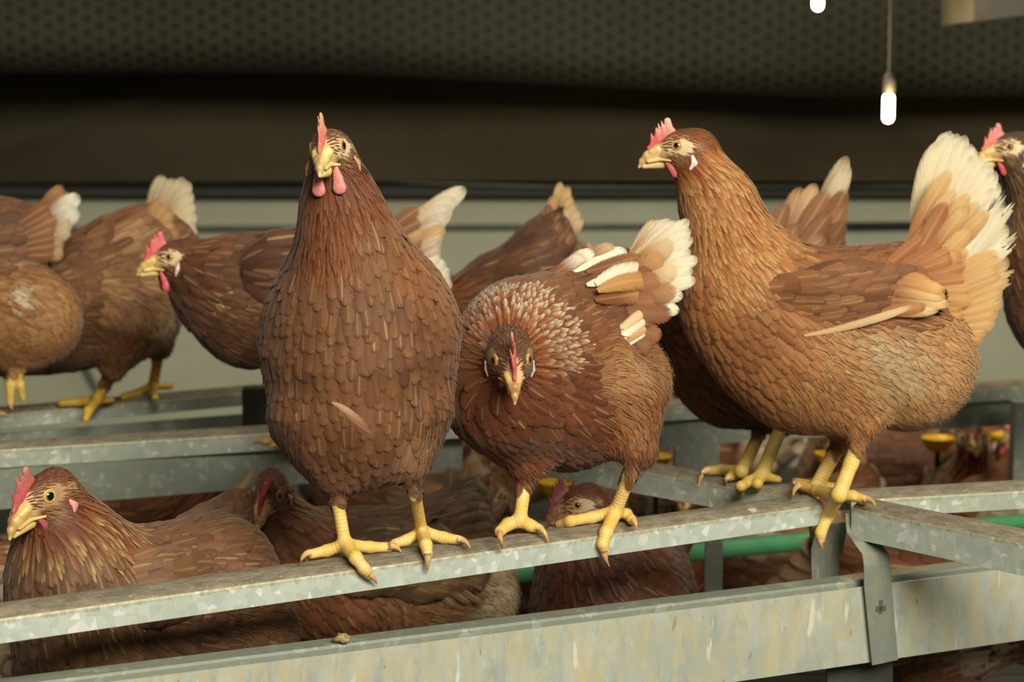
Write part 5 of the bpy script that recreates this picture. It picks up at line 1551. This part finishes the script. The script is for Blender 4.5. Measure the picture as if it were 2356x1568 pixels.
palJ = pal(head=((112, 62, 38), (146, 96, 66)), neck=((110, 62, 32), (136, 86, 48), (190, 160, 116), .3), breast=((114, 66, 38), (140, 88, 54)), back=((92, 66, 40), (120, 90, 58)), wing=((88, 62, 38), (118, 88, 56)), belly=((124, 84, 54), (156, 112, 76)), seed=12.0, bare=(164, 120, 88), gain=1.05, edge=dict(wing=.6, back=.58))
pat = [(P(595, 1240, D - .06), .026, (222, 204, 176), .95), (P(650, 1275, D - .09), .026, (222, 196, 160), .9), (P(615, 1300, D - .06), .02, (226, 210, 186), .8), (P(1140, 1390, D + .10), .05, (206, 186, 150), .9), (P(700, 1240, D - .03), .03, (120, 68, 34), .7)]
hen('hen with white chest patches peering down behind the legs of the upright hen', None, PZ(850, 1500, ZD) * [1, 1, 0] + [0, 0, ZD], prims,
    (P(618, 1132, D - .025), (-.16, -.86, -.42), (.08, -.35, .9), HS), simple_legs(D, [(820, 1495, .06), (870, 1495, .13)], ZD + .004, 15, (-.5, -.8, 0)), palJ, [dict(prims=wJ, out=nJ, thr=.2, quills=wq)], tail,
    dict(comb_col=(194, 70, 84), comb_tip=(200, 104, 104), tipmix=.5, wattle=.9, wattle_col=(170, 60, 82), lobe=(206, 164, 156), beak=(196, 150, 116), comb_bend=[4, 8, 10, 12, 14], comb_lean=6, pupil=.6), patches=pat, q=1.1)

# --- dark red-brown hen between the legs of the crouching hen
D = 2.30
b = body_at(D)
prims = [b('neck', 1352, 1186, 0, 50, 1385, 1262, 0, 98, .9), b('breast', 1365, 1310, 0, 120, 1400, 1400, .02, 158, .9), b('back', 1400, 1345, .03, 158, 1470, 1360, .1, 128), b('belly', 1380, 1440, .02, 150, 1470, 1440, .1, 120), b('back', 1500, 1300, .14, 70, 1560, 1230, .2, 36),
         b('thigh', 1380, 1500, .0, 80, 1380, 1570, .0, 32), b('thigh', 1420, 1500, .07, 80, 1430, 1570, .07, 32)]
palK = pal(head=((104, 48, 26), (124, 62, 34)), neck=((100, 46, 24), (122, 62, 32)), breast=((88, 46, 26), (108, 62, 36)), back=((98, 52, 28), (122, 70, 40)), belly=((84, 46, 26), (106, 62, 36)), seed=13.0, gain=.72, shaft=.5, bare=(190, 160, 116), face=(176, 136, 96))
tail = [quill_px(D, [(1500, 1330, .13, 1556 + 4 * i, 1240 + 28 * i, .2, 40, BD, (176, 150, 118), .5) for i in range(4)], unit((.2, -.8, .5)))]
hen('dark reddish brown hen with tall comb behind the crouching hen, head below its feet', None, PZ(1400, 1560, ZD) * [1, 1, 0] + [0, 0, ZD], prims,
    (P(1333, 1161, D - .01), (-.90, -.40, -.16), (0, 0, 1), HS), simple_legs(D, [(1380, 1555, 0), (1430, 1555, .07)], ZD + .004, 14, (-.9, -.4, 0)), palK, [], tail,
    dict(comb=1.25, comb_col=(168, 84, 88), comb_tip=(176, 110, 108), wattle=.5, wattle_col=(150, 60, 70), lobe=(190, 150, 134), beak=(150, 110, 74), beak_dark=(110, 64, 44), h=.0011), q=1.15, h=.0028)

# ------------------------------------------------------------------ the blurred flock further in
D = 3.0
b = body_at(D)
def flock_proto(label, variant, palf, seed):
    X, Y = 1178, 900
    bb = lambda reg, x, y, dd, r, x2, y2, dd2, r2, sq=.85: b(reg, X + x, Y + y, dd, r, X + x2, Y + y2, dd2, r2, sq)
    if variant == 0:
        hd = (-205, -185); nk = [bb('neck', -190, -170, 0, 36, -140, -80, 0, 74)]
    elif variant == 1:
        hd = (-250, -60); nk = [bb('neck', -228, -58, 0, 36, -140, -40, 0, 76)]
    else:
        hd = (-240, 120); nk = [bb('neck', -222, 100, 0, 36, -150, 20, 0, 76)]
    pr = nk + [bb('breast', -130, -20, 0, 88, -40, 20, 0, 116), bb('back', -60, 0, 0, 112, 100, -10, 0, 104), bb('belly', -30, 40, 0, 112, 110, 40, 0, 98), bb('back', 100, -50, 0, 74, 190, -120, 0, 38), bb('thigh', 20, 120, -.03, 60, 10, 165, -.03, 24), bb('thigh', 20, 120, .03, 60, 30, 165, .03, 24)]
    zf = P(X, Y + 270, D)[2]
    lg = simple_legs(D, [(X + 10, Y + 155, -.03), (X + 30, Y + 155, .03)], zf + .004, 12)
    tl = [quill_px(D, [(X + 140, Y - 60, 0, X + 200 + 22 * i, Y - 190 + 34 * i, .01 - .006 * i, 44, (150, 98, 58), (226, 206, 170), .8 if seed % 2 else .4) for i in range(6)], (0, -1, .1)),
          quill_px(D, [(X + 60, Y - 20, -.066, X + 200, Y - 10 + 14 * i, -.055, 40, (140, 88, 52), (196, 146, 92), .6) for i in range(3)], (0, -1, .1), dense=True)]
    org = P(X, Y, D); org[2] = zf
    fw = {0: (-1, 0, 0), 1: (-1, 0, -.1), 2: (-.7, 0, -.7)}[variant]
    return hen(label, 'hens crowding deeper inside', org, pr, (P(X + hd[0], Y + hd[1], D), fw, (0, 0, 1), .00046), lg, palf, [], tl, dict(h=.0017, comb_col=(204, 80, 90), wattle_col=(200, 80, 92)), q=1.9, h=.0045,
               patches=[(P(X - 120, Y - 20, D - .05), .055, (232, 214, 184), .9 if variant else 0), (P(X + 60, Y - 20, D - .07), .04, (226, 206, 172), .8 if variant else .3), (P(X - 110, Y + 30, D + .05), .045, (232, 214, 184), .9 if variant else 0)])


def copy_tree(o, loc, rz, label):
    r = o.copy(); COL.objects.link(r)
    r.location = loc; r.rotation_euler = (0, 0, rz)
    r['label'] = label
    for ch in list(o.children):
        c = ch.copy(); COL.objects.link(c); c.parent = r
    return r


pf = [pal(seed=21.0, gain=.62), pal(neck=((150, 84, 44), (190, 124, 72), (232, 210, 176), .6), breast=((150, 96, 58), (214, 190, 156)), belly=((160, 110, 70), (206, 170, 126)), seed=22.0, gain=.66), pal(back=((140, 84, 50), (170, 112, 70)), breast=((134, 78, 44), (160, 100, 60)), seed=23.0, gain=.66)]
protos = [flock_proto('', i, pf[i], i) for i in range(3)]
# (body centre pixel, depth, prototype, turn, label)
spots = [
    (1915, 3.24, 0, 1.5, 'blurred hen behind the legs of the tall side-on hen'),
    (2080, 3.62, 1, 3.2, 'blurred pale-necked hen below the rear right perch'),
    (2225, 3.26, 0, 1.5, 'blurred dark hen standing left of the far right post'),
    (2440, 3.82, 2, .2, 'blurred hen at the right edge below the rear right perch'),
    (1715, 3.98, 1, 2.9, 'blurred pale hen behind the feet on the cross perch'),
    (1520, 3.50, 1, -.2, 'blurred white and tan hen behind the cross perch'),
    (1800, 2.98, 2, .1, 'orange-brown hen behind the flat strap and green pipe'),
    (1590, 3.22, 1, 1.45, 'white-chested hen behind the pipe hanger'),
    (2380, 3.08, 2, .1, 'orange hen with white feathers below the right cross perch'),
    (2150, 2.42, 2, 3.1, 'reddish hen below the deep beam at the lower right corner'),
    (1150, 2.80, 0, 1.6, 'rust hen far behind the gap under the front perch'),
    (880, 3.32, 0, -.2, 'shadowed hen far behind between the legs of the upright hen'),
    (1200, 3.75, 2, 2.9, 'shadowed hen far behind beside the crouching hen'),
    (310, 2.95, 0, 2.95, 'shadowed hen behind the back of the lower left hen'),
    (-90, 2.62, 1, 3.2, 'pale blurred hen at the left edge behind the lower left hen'),
    (-190, 2.06, 1, 3.3, 'striped orange hen in the lower left corner'),
    (1370, 2.90, 0, 1.5, 'rust hen far behind the left leg of the crouching hen'),
]
used = [False] * 3
for (x, d, v, rz, lab) in spots:
    p = P(x, 1150, d)
    loc = (p[0], p[1], (ZD if d < 2.55 else ZD2) + .001)
    if not used[v]:
        used[v] = True
        protos[v].location = loc; protos[v].rotation_euler = (0, 0, rz); protos[v]['label'] = lab
    else:
        copy_tree(protos[v], loc, rz, lab)
